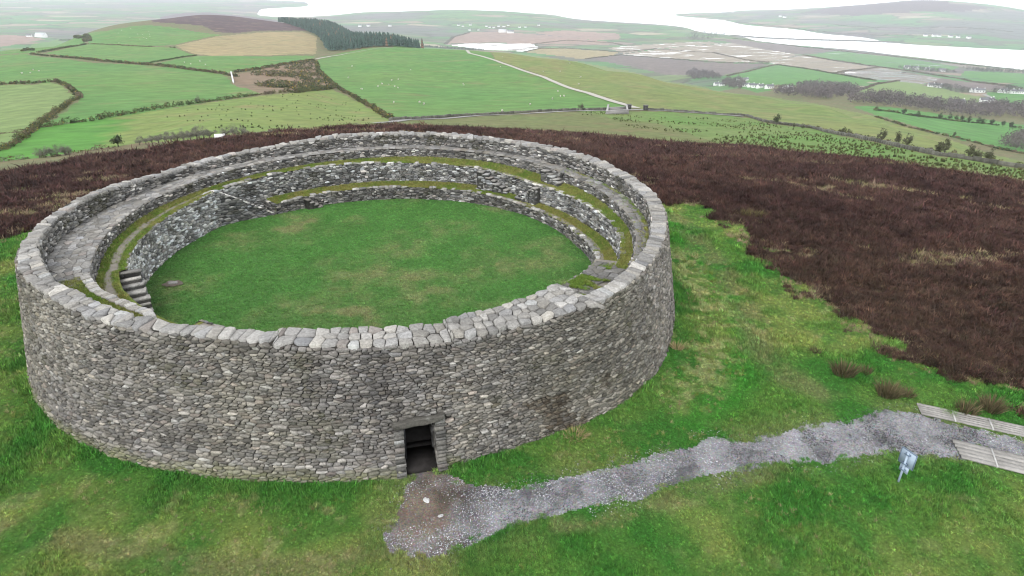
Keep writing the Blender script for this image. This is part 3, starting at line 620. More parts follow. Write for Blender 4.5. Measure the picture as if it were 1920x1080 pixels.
# the lawn of the court: a fine sheet
_g = np.arange(-13.9, 13.91, 0.12); LX, LY = np.meshgrid(_g, _g)
LZ = COURT + 0.10 * (fbm(LX / 3, LY / 3, 3, 41) - 0.5) + 0.05 * (vnoise(LX * 4, LY * 4, 43) - 0.5)
_i = np.arange(LX.size).reshape(LX.shape); q = np.stack([_i[:-1, :-1], _i[:-1, 1:], _i[1:, 1:], _i[1:, :-1]], -1).reshape(-1, 4)
_qx, _qy = LX.ravel()[q].mean(1), LY.ravel()[q].mean(1); q = q[np.hypot(_qx, _qy) < 13.85]
u, inv = np.unique(q.ravel(), return_inverse=True)
lawn = mesh_np('court_lawn', np.stack([LX.ravel(), LY.ravel(), LZ.ravel()], 1)[u], inv.reshape(-1, 4), M_lawn, smooth=True); lawn['kind'] = 'structure'

# ---- Voronoi rubble
def cells(P, ax=1.0, ay=1.0):
    """Voronoi cells of points P (n,2) measured with axes scaled by ax, ay -> list of polygons or None"""
    Q = P * np.array([ax, ay])
    out = delaunay_2d_cdt([Vector((float(a), float(b))) for a, b in Q], [], [], 0, 1e-7)
    W = np.array([(v.x, v.y) for v in out[0]]); T = np.array([f for f in out[2] if len(f) == 3])
    a, b, c = W[T[:, 0]], W[T[:, 1]], W[T[:, 2]]
    d = 2 * (a[:, 0] * (b[:, 1] - c[:, 1]) + b[:, 0] * (c[:, 1] - a[:, 1]) + c[:, 0] * (a[:, 1] - b[:, 1])); d[np.abs(d) < 1e-12] = 1e-12
    sa, sb, s_ = (a ** 2).sum(1), (b ** 2).sum(1), (c ** 2).sum(1)
    cc = np.stack([(sa * (b[:, 1] - c[:, 1]) + sb * (c[:, 1] - a[:, 1]) + s_ * (a[:, 1] - b[:, 1])) / d, (sa * (c[:, 0] - b[:, 0]) + sb * (a[:, 0] - c[:, 0]) + s_ * (b[:, 0] - a[:, 0])) / d], 1)
    inc = [[] for _ in range(len(W))]
    for k, t in enumerate(T):
        for v in t: inc[v].append(k)
    orig = out[3]; res = [None] * len(P)
    for v in range(len(W)):
        if not orig[v] or len(inc[v]) < 3: continue
        p = cc[inc[v]]; p = p[np.argsort(np.arctan2(p[:, 1] - W[v, 1], p[:, 0] - W[v, 0]))]
        res[orig[v][0]] = p / np.array([ax, ay])
    return res

def rubble_points(s0, s1, z0, z1, hw, hh, rg, jit=0.45):
    pts = []; z = z0 - 2 * hh
    while z < z1 + 2 * hh:
        h = hh * rg.choice([0.6, 0.8, 1.0, 1.3, 2.0], p=[.25, .25, .22, .18, .10]); s = s0 - 3 * hw + rg.uniform(0, hw)
        while s < s1 + 3 * hw:
            w = hw * rg.choice([0.45, 0.7, 0.95, 1.25, 1.7, 2.4], p=[.24, .22, .2, .16, .11, .07])
            pts.append((s + w / 2 + rg.uniform(-.2, .2) * w, z + h / 2 + rg.normal(0, jit * 0.5) * h)); s += w
        z += h
    return np.array(pts)

def chaikin(p):
    q = np.roll(p, -1, 0); return np.stack([p * 0.90 + q * 0.10, p * 0.10 + q * 0.90], 1).reshape(-1, 2)

def stone_geom(poly, c, gap, depth, rg, round_=True, tilt=0.25, back=0.12, crown=0.022, inset=0.10):
    """2-D polygon -> (uv points, depth, faces): back ring, shoulder ring, front ring"""
    d = poly - c; L = np.linalg.norm(d, axis=1, keepdims=True) + 1e-6
    p = c + d * np.clip(1 - gap / L, 0.3, 1)
    if round_: p = chaikin(p)
    n = len(p); d = p - c
    t = rg.normal(0, tilt, 2)
    sh = depth + d @ t * 0.22
    ins = np.clip(1 - inset * rg.uniform(0.6, 1.4), 0.5, 0.95)
    f = c + d * ins
    fr = depth + crown * rg.uniform(0.5, 1.3) + (f - c) @ t * 0.22
    uv = np.concatenate([p, p, f]); dd = np.concatenate([np.full(n, -back), sh - 0.0, fr])
    F = []
    for k in range(2):
        for i in range(n):
            j = (i + 1) % n; F.append((k * n + i, k * n + j, (k + 1) * n + j, (k + 1) * n + i))
    F.append(tuple(range(2 * n, 3 * n)))
    return uv, dd, F

def grey(rg, base=0.20, spread=0.35, warm=0.02):
    v = base * math.exp(rg.normal(0, spread)); w = rg.normal(0, warm)
    c = np.array([v * (1.04 + w), v * (1.0 + 0.3 * w), v * (0.93 - w)])
    if rg.random() < 0.05: c = np.array([v * 1.08, v * 0.97, v * 0.88])      # reddish stone
    if rg.random() < 0.025: c = np.array([0.28, 0.28, 0.27]) * rg.uniform(0.6, 1.1)   # lichen-white stone
    return np.clip(c, 0.03, 0.6)

def face_stones(t0, t1, Rbot, Zbot, Rtop, Ztop, outward, hw, hh, seed, gap=0.012, round_=False, colour=None, hole=None, minh=0.12, base=0.20):
    """stones of one wall face between bearings t0 and t1 -> list of (V, F, colour, centre, size)"""
    rg = np.random.default_rng(seed); Rm = float(np.mean(Rtop(np.linspace(t0, t1, 30))))
    S0, S1 = t0 * D2R * Rm, t1 * D2R * Rm
    tt = np.linspace(t0, t1, 200); z0, z1 = float(np.min(Zbot(tt))), float(np.max(Ztop(tt)))
    P = rubble_points(S0, S1, z0, z1, hw, hh, rg)
    tq = P[:, 0] / Rm / D2R; zb, zt = Zbot(tq), Ztop(tq)
    ok = (tq >= t0) & (tq <= t1) & (P[:, 1] > zb + 0.02) & (P[:, 1] < zt - 0.03) & (zt - zb > minh)
    C = cells(P, 1.0, 2.3); out = []
    for k in np.where(ok)[0]:
        poly = C[k]
        if poly is None: continue
        poly = np.clip(poly, P[k] - np.array([1.3 * hw * 1.2, 1.6 * hh]), P[k] + np.array([1.3 * hw * 1.2, 1.6 * hh]))
        poly[:, 1] = np.clip(poly[:, 1], zb[k] - 0.06, zt[k] + 0.02)
        c = poly.mean(0); size = np.ptp(poly, 0)
        if size[1] < 0.03 or size[0] < 0.05: continue
        if hole is not None and hole(c[0] / Rm / D2R, c[1], size): continue
        g = gap * rg.uniform(0.5, 1.7)
        uv, dd, F = stone_geom(poly, c, g, rg.uniform(-0.03, 0.06), rg, round_)
        t = uv[:, 0] / Rm / D2R; w = np.clip((uv[:, 1] - Zbot(t)) / np.maximum(Ztop(t) - Zbot(t), 0.05), -0.2, 1.2)
        r = Rbot(t) + (Rtop(t) - Rbot(t)) * w
        V = cyl(t, r + dd if outward else r - dd, uv[:, 1])
        if not outward: F = [f[::-1] for f in F]
        th_c = c[0] / Rm / D2R
        col = grey(rg, base) if colour is None else colour(rg, th_c, c[1], float(zb[k]), float(zt[k]))
        out.append((V, F, col, V.mean(0), size[0] * size[1]))
    return out

def flat_stones(t0, t1, Rin, Rout, Z, hw, hh, seed, gap=0.012, base=0.24, thick=0.1, round_=False, over=0.0, tilt=0.15, crown=0.02, spread=0.3, drop=0.0, ragged=0.0):
    """slabs laid on a ring between radii Rin and Rout"""
    rg = np.random.default_rng(seed); Rm = float(np.mean(Rout(np.linspace(t0, t1, 30)))); pts = []
    s = t0 * D2R * Rm - 2 * hw
    while s < t1 * D2R * Rm + 2 * hw:
        w = hw * rg.uniform(0.6, 1.5); t = s / Rm / D2R; wd = float(Rout(t) - Rin(t)); n = max(1, int(round(wd / hh + rg.normal(0, 0.25))))
        for k in range(-1, n + 1):
            pts.append((s + w / 2 + rg.uniform(-.28, .28) * w, (k + 0.5) / n * wd + (rg.uniform(-.12, .12) * hh if 0 <= k < n else 0)))
        s += w
    P = np.array(pts); tq = P[:, 0] / Rm / D2R; wd = Rout(tq) - Rin(tq)
    mg = 0.7 * hw / Rm / D2R
    ok = (tq >= t0 - mg) & (tq <= t1 + mg) & (P[:, 1] > 0) & (P[:, 1] < wd)
    C = cells(P); out = []
    for k in np.where(ok)[0]:
        poly = C[k]
        if poly is None or rg.random() < drop: continue
        poly = np.clip(poly, P[k] - 1.3 * max(hw, hh), P[k] + 1.3 * max(hw, hh))
        e = rg.uniform(-0.04, 0.06, 2) + rg.normal(0, ragged, 2)
        poly[:, 1] = np.clip(poly[:, 1], -over - e[0], wd[k] + over + e[1]); poly[:, 0] = np.clip(poly[:, 0], t0 * D2R * Rm, t1 * D2R * Rm)
        c = poly.mean(0); size = np.ptp(poly, 0)
        if min(size) < 0.06: continue
        uv, dd, F = stone_geom(poly, c, gap * rg.uniform(0.5, 1.7), rg.uniform(-0.01, 0.05) + rg.uniform(-0.3, 1) * ragged, rg, round_, tilt, thick, crown, 0.1)
        t = uv[:, 0] / Rm / D2R; V = cyl(t, Rin(t) + uv[:, 1], Z(t) + dd)
        F = [f[::-1] for f in F]
        out.append((V, F, grey(rg, base, spread), V.mean(0), size[0] * size[1]))
    return out

def screen_size(s):
    d = s[3] - CAM; return s[4] / (d @ d)
def joined(stones, name, mat, parent, stuff=True):
    b = MB()
    for V, F, c, _, _ in stones: b.add(V, F, c)
    if not b.v: return None
    o = b.build(name, mat, parent)
    if stuff: o['kind'] = 'stuff'
    return o
def singles(stones, name, mat, parent):
    for V, F, c, ctr, _ in stones:
        o = mesh_np(name, V - ctr, F, mat, parent, np.tile(c, (len(V), 1))); o.location = ctr

def pn(t, z, sc_, seed): return float(fbm(np.array([t * 0.29 * sc_]), np.array([z * sc_]), 3, seed)[0])
def outer_col(rg, t, z, zb, zt):
    v = 0.128 * (0.45 + 0.70 * pn(t, z, 0.35, 61) + 0.35 * pn(t, z, 1.6, 66)); c = grey(rg, v, 0.32) * np.array([1.05, 1.01, 0.85 + 0.20 * pn(t, z, 0.25, 67)])
    al = np.clip(1.15 - (z + 0.05) / (0.36 * (0.4 + 1.2 * pn(t, 0, 1.4, 62))), 0, 1) * rg.uniform(0.3, 1.0)
    if -150 < t < -70: c = c * (1 - 0.7 * al) + np.array([0.15, 0.16, 0.065]) * 0.75 * al       # yellow-green algae on the plinth
    m = np.clip((pn(t, z, 0.9, 63) - 0.60) * 6, 0, 1) * rg.uniform(0, 1)
    c = c * (1 - 0.6 * m) + np.array([0.06, 0.06, 0.025]) * 0.5 * m            # moss
    if z > zt - 0.45: c = c * (0.78 + 0.3 * rg.random())  # shading below the coping, put into the top stones' colour
    wet = pn(t, z * 0.4, 0.8, 64)
    if -64 < t < -42 and z < 1.7: c = c * (1 - np.clip((wet - 0.46) * 9, 0, 1) * rg.uniform(0.5, 1.0) * np.array([0.62, 0.68, 0.74]))    # damp brown seepage stain
    return c
def door_hole(t, z, size):
    return abs((t - DOOR_T) * D2R * 17) < DOOR_W / 2 + size[0] * 0.42 and z < DOOR_H + 0.02 or (abs((t - DOOR_T - 0.2) * D2R * 17) < 0.88 + size[0] * 0.3 and DOOR_H - 0.02 < z < DOOR_H + 0.26)
Zero = lambda t: 0 * np.asarray(t, float) - 0.25
Rb0 = lambda t: Rb(t) + (Rb(t) - Ro(t)) * 0.05
ZrO = lambda t: Zr(t) - 0.06
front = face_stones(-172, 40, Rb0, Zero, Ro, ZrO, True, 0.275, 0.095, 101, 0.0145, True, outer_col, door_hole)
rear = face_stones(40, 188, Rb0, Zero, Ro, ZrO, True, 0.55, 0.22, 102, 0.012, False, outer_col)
def facing(s):
    d = CAM - s[3]; return max(0.0, float((s[3][:2] @ d[:2]) / (np.linalg.norm(s[3][:2]) * np.linalg.norm(d))))
front.sort(key=lambda s: -screen_size(s) * facing(s))
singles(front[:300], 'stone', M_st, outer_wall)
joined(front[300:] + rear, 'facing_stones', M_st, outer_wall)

def inner_col(rg, t, z, zb, zt):
    v = 0.125 * (0.6 + 0.8 * pn(t, z, 0.7, 71)); c = grey(rg, v, 0.6)
    m = np.clip((pn(t, z, 1.0, 72) - 0.56) * 6, 0, 1) * rg.uniform(0.2, 1); c = c * (1 - 0.75 * m) + np.array([0.05, 0.048, 0.022]) * 0.7 * m
    return c
def pale_col(rg, t, z, zb, zt):
    v = (0.29 if t > 153 else 0.19) * (0.5 + 0.9 * pn(t, z, 0.8, 73)); c = grey(rg, v, 0.6, 0.02) * np.array([0.97, 1.0, 1.02])
    m = np.clip((pn(t, z, 1.1, 74) - 0.56) * 6, 0, 1) * rg.uniform(0.3, 1); c = c * (1 - 0.85 * m) + np.array([0.045, 0.042, 0.022]) * 0.7 * m
    return c
m10 = lambda f, d: (lambda t: f(t) + d)
joined(face_stones(-50, 240, Rc, m10(Zw, -0.08), Rc, m10(Zr, -0.06), False, 0.33, 0.12, 111, 0.018, False, inner_col), 'facing_stones', M_st, parapet)
joined(face_stones(-30, 244, Rw, m10(Z2o, -0.1), Rw, m10(Zw, -0.02), False, 0.33, 0.12, 112, 0.018, False, inner_col), 'facing_stones', M_st, upper_wall)
joined(face_stones(-16, 152.5, R3, m10(Z3o, -0.1), R3, m10(Z2i, 0.02), False, 0.31, 0.12, 113, 0.019, False, pale_col)
       + face_stones(153.8, 208.4, m10(R3, -0.12), lambda t: 0 * t + COURT - 0.12, R3, m10(Z2i, 0.02), False, 0.28, 0.11, 114, 0.017, False, pale_col), 'facing_stones', M_st, middle_wall)
joined(face_stones(-120, 137.6, R4, lambda t: 0 * t + COURT - 0.12, R4, m10(Z3i, 0.02), False, 0.31, 0.12, 115, 0.018, False, inner_col), 'facing_stones', M_st, lower_wall)

# ---- coping, paving, terrace edges
cop = []
for k, (a, b, w, h, bs, over) in enumerate([(-180, -91.6, 0.34, 0.55, 0.205, 0.04), (-91.6, -70.6, 0.40, 0.5, 0.21, 0.04), (-70.6, -49.8, 0.42, 0.40, 0.20, 0.04), (-49.8, 180, 0.33, 0.9, 0.20, 0.04)]):
    clipt = lambda f, a=a, b=b: (lambda t: f(np.clip(t, a + 0.05, b - 0.05)))
    cop += flat_stones(a, b, clipt(Rc), clipt(Ro), m10(Zr, -0.06 + (0.05 if k == 2 else 0)), w, h, 121 + 10 * k, 0.02, bs, 0.14, True, over, 0.45, 0.02, 0.20, 0.0, 0.04)
coping = empty('coping'); coping.parent = fort
singles(cop, 'coping_stone', M_cop, coping)
pav = flat_stones(90, 222, lambda t: Rw(t) + 0.02, lambda t: Rc(t) - 0.02, m10(Zw, 0.0), 0.5, 0.32, 122, 0.016, 0.20, 0.05, False, 0.0, 0.08, 0.008, 0.24)
pav2 = flat_stones(-48, 90, lambda t: Rw(t) + 0.02, lambda t: Rc(t) - 0.02, m10(Zw, 0.0), 0.5, 0.42, 123, 0.016, 0.17, 0.05, False, 0.0, 0.1, 0.01, 0.2, 0.08)
pavl = flat_stones(-48, -8, lambda t: R4(t) + 0.05, lambda t: np.where(t < -20, Rw(t), R3(t) - 0.45), lambda t: np.where(t < -18, 3.03, Z3i(t) - 0.04), 0.6, 0.45, 124, 0.018, 0.125, 0.05, False, 0.0, 0.12, 0.01, 0.2, 0.08)
allp = sorted(pav + pav2 + pavl, key=lambda s: -screen_size(s))
singles(allp[:300], 'paving_slab', M_pav, walk); joined(allp[300:], 'paving_slabs', M_pav, walk)
ed2 = flat_stones(-14, 152, lambda t: R3(t) - 0.03, lambda t: R3(t) + 0.33, m10(Z2i, 0.02), 0.42, 0.36, 125, 0.015, 0.24, 0.06, False, 0.03, 0.2, 0.02, 0.35, 0.35)
ed3 = flat_stones(153, 208, lambda t: R3(t) - 0.03, lambda t: R3(t) + 0.4, m10(Z2i, -0.04), 0.36, 0.4, 126, 0.014, 0.19, 0.06, False, 0.03, 0.2, 0.02, 0.3, 0.1)
ed3 = [s for s in ed3 if math.degrees(math.atan2(s[3][1], s[3][0])) > 178 or math.degrees(math.atan2(s[3][1], s[3][0])) < 0 or random.random() < 0.2]
joined(ed2 + ed3, 'edging_stones', M_cop, middle_wall)
ed4 = flat_stones(-14, 137, lambda t: R4(t) - 0.03, lambda t: R4(t) + 0.3, m10(Z3i, 0.02), 0.42, 0.34, 127, 0.015, 0.24, 0.06, False, 0.03, 0.2, 0.02, 0.35, 0.35)
joined(ed4, 'edging_stones', M_cop, lower_wall)
kerb = flat_stones(-142, -117, lambda t: Rw(t) - 0.03, lambda t: Rw(t) + 0.40, m10(Zw, 0.06), 0.28, 0.42, 128, 0.018, 0.27, 0.12, False, 0.03, 0.2, 0.03, 0.2)
joined(kerb, 'edging_stones', M_cop, upper_wall)

# ---- doorway and passage
er = np.array([math.cos(DOOR_T * D2R), math.sin(DOOR_T * D2R), 0]); et = np.array([-er[1], er[0], 0])
DM = Matrix(((et[0], er[0], 0, 0), (et[1], er[1], 0, 0), (0, 0, 1, 0), (0, 0, 0, 1)))       # x along the wall (left to right as seen from outside), y outwards
rgd = np.random.default_rng(5)
doorway = empty('doorway'); doorway.parent = fort
for sgn, nm in ((-1, 'left'), (1, 'right')):
    b = MB(); z = -0.3
    while z < DOOR_H - 0.02:
        h = min(rgd.uniform(0.10, 0.22), DOOR_H - z); y = 17.32 - 0.16 * z
        y1 = y
        while y1 > 12.2:
            L = rgd.uniform(0.35, 0.8); i0 = DOOR_W / 2 + rgd.uniform(-0.03, 0.02); i1 = i0 + 0.35
            c = grey(rgd, 0.10, 0.3)
            b.box((min(sgn * i0, sgn * i1), y1 - L + 0.01, z + 0.008), (max(sgn * i0, sgn * i1), y1 + rgd.uniform(-0.03, 0.03) * (y1 == y), z + h - 0.008), c, DM); y1 -= L
        z += h
    b.build('jamb', M_st, doorway)
bm = bmesh.new(); bmesh.ops.create_cube(bm, size=1.0); bmesh.ops.subdivide_edges(bm, edges=bm.edges[:], cuts=4, use_grid_fill=True); bm.verts.ensure_lookup_table()
V = np.array([v.co[:] for v in bm.verts]); LF = [tuple(v.index for v in f.verts) for f in bm.faces]; bm.free()
V = np.stack([V[:, 0] * (1.9 - 0.25 * np.abs(V[:, 2])), 16.87 + V[:, 1] * 0.62, 0.14 + V[:, 2] * (0.27 - 0.08 * np.abs(V[:, 0]))], 1) + 0.018 * rgd.normal(size=V.shape); V[:, 2] += DOOR_H + 0.0 + V[:, 0] * 0.045
lint = mesh_np('lintel', V @ np.array(DM.to_3x3()).T, LF, M_st, doorway, np.tile((0.082, 0.077, 0.067), (len(V), 1)))
y = 16.5
while y > 12.4:
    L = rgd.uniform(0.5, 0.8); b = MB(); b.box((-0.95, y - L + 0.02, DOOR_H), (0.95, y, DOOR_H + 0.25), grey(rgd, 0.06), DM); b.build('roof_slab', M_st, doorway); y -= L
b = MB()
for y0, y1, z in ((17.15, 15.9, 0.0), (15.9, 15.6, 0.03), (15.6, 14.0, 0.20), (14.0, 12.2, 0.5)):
    b.box((-0.75, y1, z - 0.4), (0.75, y0, z + 0.02), (0.022, 0.020, 0.019), DM)  # darkness of the passage is put into this near-black floor colour
b.build('floor', mat_attr('dark_floor', 0.9, 4, 0.6, 1.3, 0.4, spec=0.02), doorway)
b = MB(); z0, z1 = 0.1, 1.85; M_iron = mat_plain('iron', (0.05, 0.05, 0.055), 0.5, 8, 0.3, 0.6)
for yy in (16.55, 15.45): b.tube(np.array(DM.to_3x3()) @ (-0.5, yy, z0), np.array(DM.to_3x3()) @ (-0.5, yy, z1), 0.03, 0.03)
for zz in (0.15, 1.0, 1.82): b.tube(np.array(DM.to_3x3()) @ (-0.5, 16.55, zz), np.array(DM.to_3x3()) @ (-0.5, 15.45, zz), 0.02, 0.02)
for k in range(1, 8): b.tube(np.array(DM.to_3x3()) @ (-0.5, 16.55 - k * 0.137, z0), np.array(DM.to_3x3()) @ (-0.5, 16.55 - k * 0.137, z1), 0.011, 0.011, 4)
b.build('gate', M_iron, doorway)

# ---- stairs inside the fort
Rs = table({138: 12.5, 154: 13.55, 155: 13.58})
def flight(t0, z0, t1, z1, r0, r1, n, zb, base=0.26, seed=0):
    rg = np.random.default_rng(300 + seed); st = empty('staircase'); st.parent = fort
    for k in range(n):
        ta, tb = t0 + (t1 - t0) * k / n, t0 + (t1 - t0) * (k + 1.25) / n; z = z0 + (z1 - z0) * (k + 0.5) / n
        if ta > tb: ta, tb = tb, ta
        tt = np.array([ta, ta, tb, tb]) + rg.normal(0, 0.22, 4); q0 = r0(ta) if callable(r0) else r0; rr = np.array([q0, r1, r1, q0]) + rg.normal(0, 0.065, 4)
        zt = z + rg.normal(0, 0.028, 4)
        V = np.concatenate([cyl(tt, rr, np.full(4, zb)), cyl(tt, rr, zt - 0.09), cyl(tt + 0.0, rr + np.array([-.04, .02, .02, -.04]), zt - 0.085), cyl(tt, rr + np.array([-.04, .02, .02, -.04]), zt)])
        F = [(i, (i + 1) % 4, 4 + (i + 1) % 4, 4 + i) for i in range(4)] + [(4 + i, 4 + (i + 1) % 4, 8 + (i + 1) % 4, 8 + i) for i in range(4)] + [(8 + i, 8 + (i + 1) % 4, 12 + (i + 1) % 4, 12 + i) for i in range(4)] + [(12, 13, 14, 15)]
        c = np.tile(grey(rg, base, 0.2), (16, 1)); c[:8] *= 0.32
        o = mesh_np('step', V, F, M_cop, st, c)
    return st
flight(-151.5, 3.25, -139.5, 1.1, 12.42, 13.32, 9, COURT - 0.15, 0.30, 1)
flight(152.5, 3.3, 138.6, 1.1, lambda t: float(Rs(t)) + 0.24, 13.74, 11, COURT - 0.15, 0.09, 2)
flight(68, 3.45, 57.5, 2.15, 13.1, 13.75, 7, 1.9, 0.19, 3)
flight(44.5, 3.1, 52, 1.95, 12.85, 13.42, 6, 1.6, 0.18, 4)
flight(46.5, 4.1, 39.5, 3.45, 13.95, 14.6, 5, 3.2, 0.19, 5)
flight(128, 1.9, 122.5, 1.08, 11.85, 12.4, 4, COURT - 0.15, 0.15, 6)
def stair_side(t0, z0, t1, z1, r, zb, seed):
    a, b_ = min(t0, t1), max(t0, t1); Zt = lambda t: np.interp(t, [a, b_], [z0, z1] if t0 < t1 else [z1, z0])
    joined(face_stones(a, b_, lambda t: 0 * np.asarray(t) + r, lambda t: 0 * np.asarray(t) + zb, lambda t: 0 * np.asarray(t) + r, Zt, False, 0.3, 0.13, seed, 0.012, False, pale_col, minh=0.1), 'stair_facing', M_st, middle_wall)
stair_side(68, 3.4, 57.5, 2.1, 13.08, 1.95, 141); stair_side(44.5, 3.05, 52, 1.9, 12.83, 1.65, 142); stair_side(46.5, 4.0, 39.5, 3.4, 13.93, 3.25, 143); stair_side(-151.5, 3.1, -139.5, 1.0, 12.4, COURT - 0.1, 144)
# string wall of the left rear flight: a wall whose top runs down to the lawn
Zs = lambda t: np.clip(COURT + 0.12 + (np.asarray(t) - 138.3) / 15.2 * 2.35, COURT, 3.5)
string = loft('stair_wall', [(m10(Rs, IN), m10(Zs, -0.05)), (m10(Rs, IN - 0.05), lambda t: 0 * t + COURT - 0.2)], M_core, fort, closed=False, th=np.arange(138.4, 154.6, 0.4))
joined(face_stones(138.4, 154.4, m10(Rs, -0.1), lambda t: 0 * np.asarray(t) + COURT - 0.12, Rs, Zs, False, 0.34, 0.14, 131, 0.014, False, lambda rg, t, z, a, b: pale_col(rg, t, z, a, b) * 0.55, minh=0.05), 'facing_stones', M_st, string)
joined(flat_stones(138.4, 154.4, m10(Rs, -0.03), m10(Rs, 0.24), m10(Zs, -0.02), 0.3, 0.4, 132, 0.01, 0.48, 0.1, False, 0.0, 0.1, 0.01, 0.15), 'edging_stones', M_cop, string)
big = flat_stones(153, 157, m10(R3, 0.0), m10(R3, 0.55), m10(Z2i, 0.0), 0.8, 0.6, 133, 0.01, 0.32, 0.06, False, 0.0, 0.05, 0.01, 0.1)
joined(big, 'landing_slabs', M_cop, middle_wall)
# closed end of the platform over the gate, and ends of the terraces
for t, r0, r1, z0, z1 in ((-50.0, 14.72, 16.7, 2.9, 5.0), (137.7, 12.42, 13.66, 0.9, 1.86)):
    b = MB(); rg = np.random.default_rng(int(abs(t))); z = z0
    while z < z1 - 0.03:
        h = min(rg.uniform(0.08, 0.17), z1 - z); r = r0
        while r < r1 - 0.05:
            w_ = min(rg.uniform(0.18, 0.5), r1 - r); o1, o2 = rg.uniform(-0.12, 0.1, 2); V = cyl(np.array([t + o1, t + o1, t + 0.8, t + 0.8]), np.array([r + 0.01, r + w_ - 0.01, r + w_ - 0.01, r + 0.01]), 0)
            b.add(np.concatenate([V + (0, 0, z + 0.006), V + (0, 0, z + h - 0.006)]), [(3, 2, 1, 0), (4, 5, 6, 7), (0, 1, 5, 4), (1, 2, 6, 5), (2, 3, 7, 6), (3, 0, 4, 7)], inner_col(rg, t, z, 0, 0)); r += w_
        z += h
    b.build('end_wall', M_st, fort)['kind'] = 'stuff'
# worn footpaths on the terraces
def strip_ring(name, t0, t1, ra, rb, zf, dz=0.02):
    th = np.arange(t0, t1, 0.5)
    return loft(name, [(lambda t: rb(t) + 0.05 * (vnoise(t * 0.9, 0 * t, 3) - 0.5), lambda t: zf(t, rb(t)) + dz), (lambda t: ra(t) + 0.12 * (vnoise(t * 0.7, 0 * t, 4) - 0.5), lambda t: zf(t, ra(t)) + dz)], M_earth, fort, closed=False, th=th, smooth=True)
def ztab2(t, r):
    w = np.clip((Rw(t) - r) / (Rw(t) - R3(t)), 0, 1); a = Z2o(t) * 0.6 + Z2i(t) * 0.4 - 0.01; bb = bank(t); c = bb * 0.4 + Z2i(t) * 0.6
    return np.where(w < 0.25, (Z2o(t) + 0.04) + (a - Z2o(t) - 0.04) * w / 0.25, np.where(w < 0.5, a + (bb - a) * (w - 0.25) / 0.25, np.where(w < 0.75, bb + (c - bb) * (w - 0.5) / 0.25, c + (Z2i(t) - c) * (w - 0.75) / 0.25)))
def ztab3(t, r):
    w = np.clip((R3(t) - r) / (R3(t) - R4(t)), 0, 1)
    return np.where(w < 0.3, Z3o(t) + 0.05 + (Z3i(t) * 0.5 - Z3o(t) * 0.5 - 0.05) * w / 0.3, np.where(w < 0.65, (Z3o(t) + Z3i(t)) / 2 + ((Z3i(t) - Z3o(t)) / 2 - 0.03) * (w - 0.3) / 0.35, Z3i(t) - 0.03 + 0.03 * (w - 0.65) / 0.35))
strip_ring('footpath', 152, 180, mid(Rw, R3, 0.62), mid(Rw, R3, 0.42), ztab2)
strip_ring('footpath', 180, 222, mid(Rw, R3, 0.78), mid(Rw, R3, 0.30), ztab2)
strip_ring('footpath', -12, 62, mid(R3, R4, 0.92), mid(R3, R4, 0.62), ztab3)
strip_ring('footpath', 42, 76, mid(Rw, R3, 0.97), mid(Rw, R3, 0.72), ztab2)
# small things in the court
b = MB(); rg = np.random.default_rng(9); t = np.linspace(0, 2 * math.pi, 18, endpoint=False)
_h = np.array([*(CAM[:2])]); 
def at_z(px, py, z):
    az, tn = ray(px, py); r = (CAM[2] - z) / float(tn[0]); return np.array([CAM[0] + r * math.sin(float(az[0])), CAM[1] + r * math.cos(float(az[0])), z])

# ------------------------------------------------------------------ scattered vegetation (uncountable: one object each)
def tuft_mesh(name, n, length, width, spread, lean, seed, mat, col_lo=0.75, col_hi=1.2):
    rg = np.random.default_rng(seed); V, F, C = [], [], []
    for k in range(n):
        a = rg.uniform(0, 2 * math.pi); d = rg.uniform(0, 1) ** 0.5 * spread; p = np.array([math.cos(a) * d, math.sin(a) * d, -0.02])
        L = length * rg.uniform(0.55, 1.15); ln = rg.uniform(0.1, 1) * lean; b = rg.uniform(0, 2 * math.pi)
        dr = np.array([math.cos(b) * ln, math.sin(b) * ln, 1.0]); dr /= np.linalg.norm(dr)
        s = np.array([-math.sin(b), math.cos(b), 0]) * width * rg.uniform(0.6, 1.3)
        tip = p + dr * L + np.array([math.cos(b), math.sin(b), -0.4]) * L * 0.25 * ln
        i = len(V); m_ = p + dr * L * 0.55; V += [p - s, p + s, m_ + s * 0.7, m_ - s * 0.7, tip]; F += [(i, i + 1, i + 2, i + 3), (i + 3, i + 2, i + 4)]
        c = rg.uniform(col_lo, col_hi); C += [(c, c, c)] * 5
    me = mesh_np(name, np.array(V), F, mat, None, np.array(C))
    COL.objects.unlink(me); return me

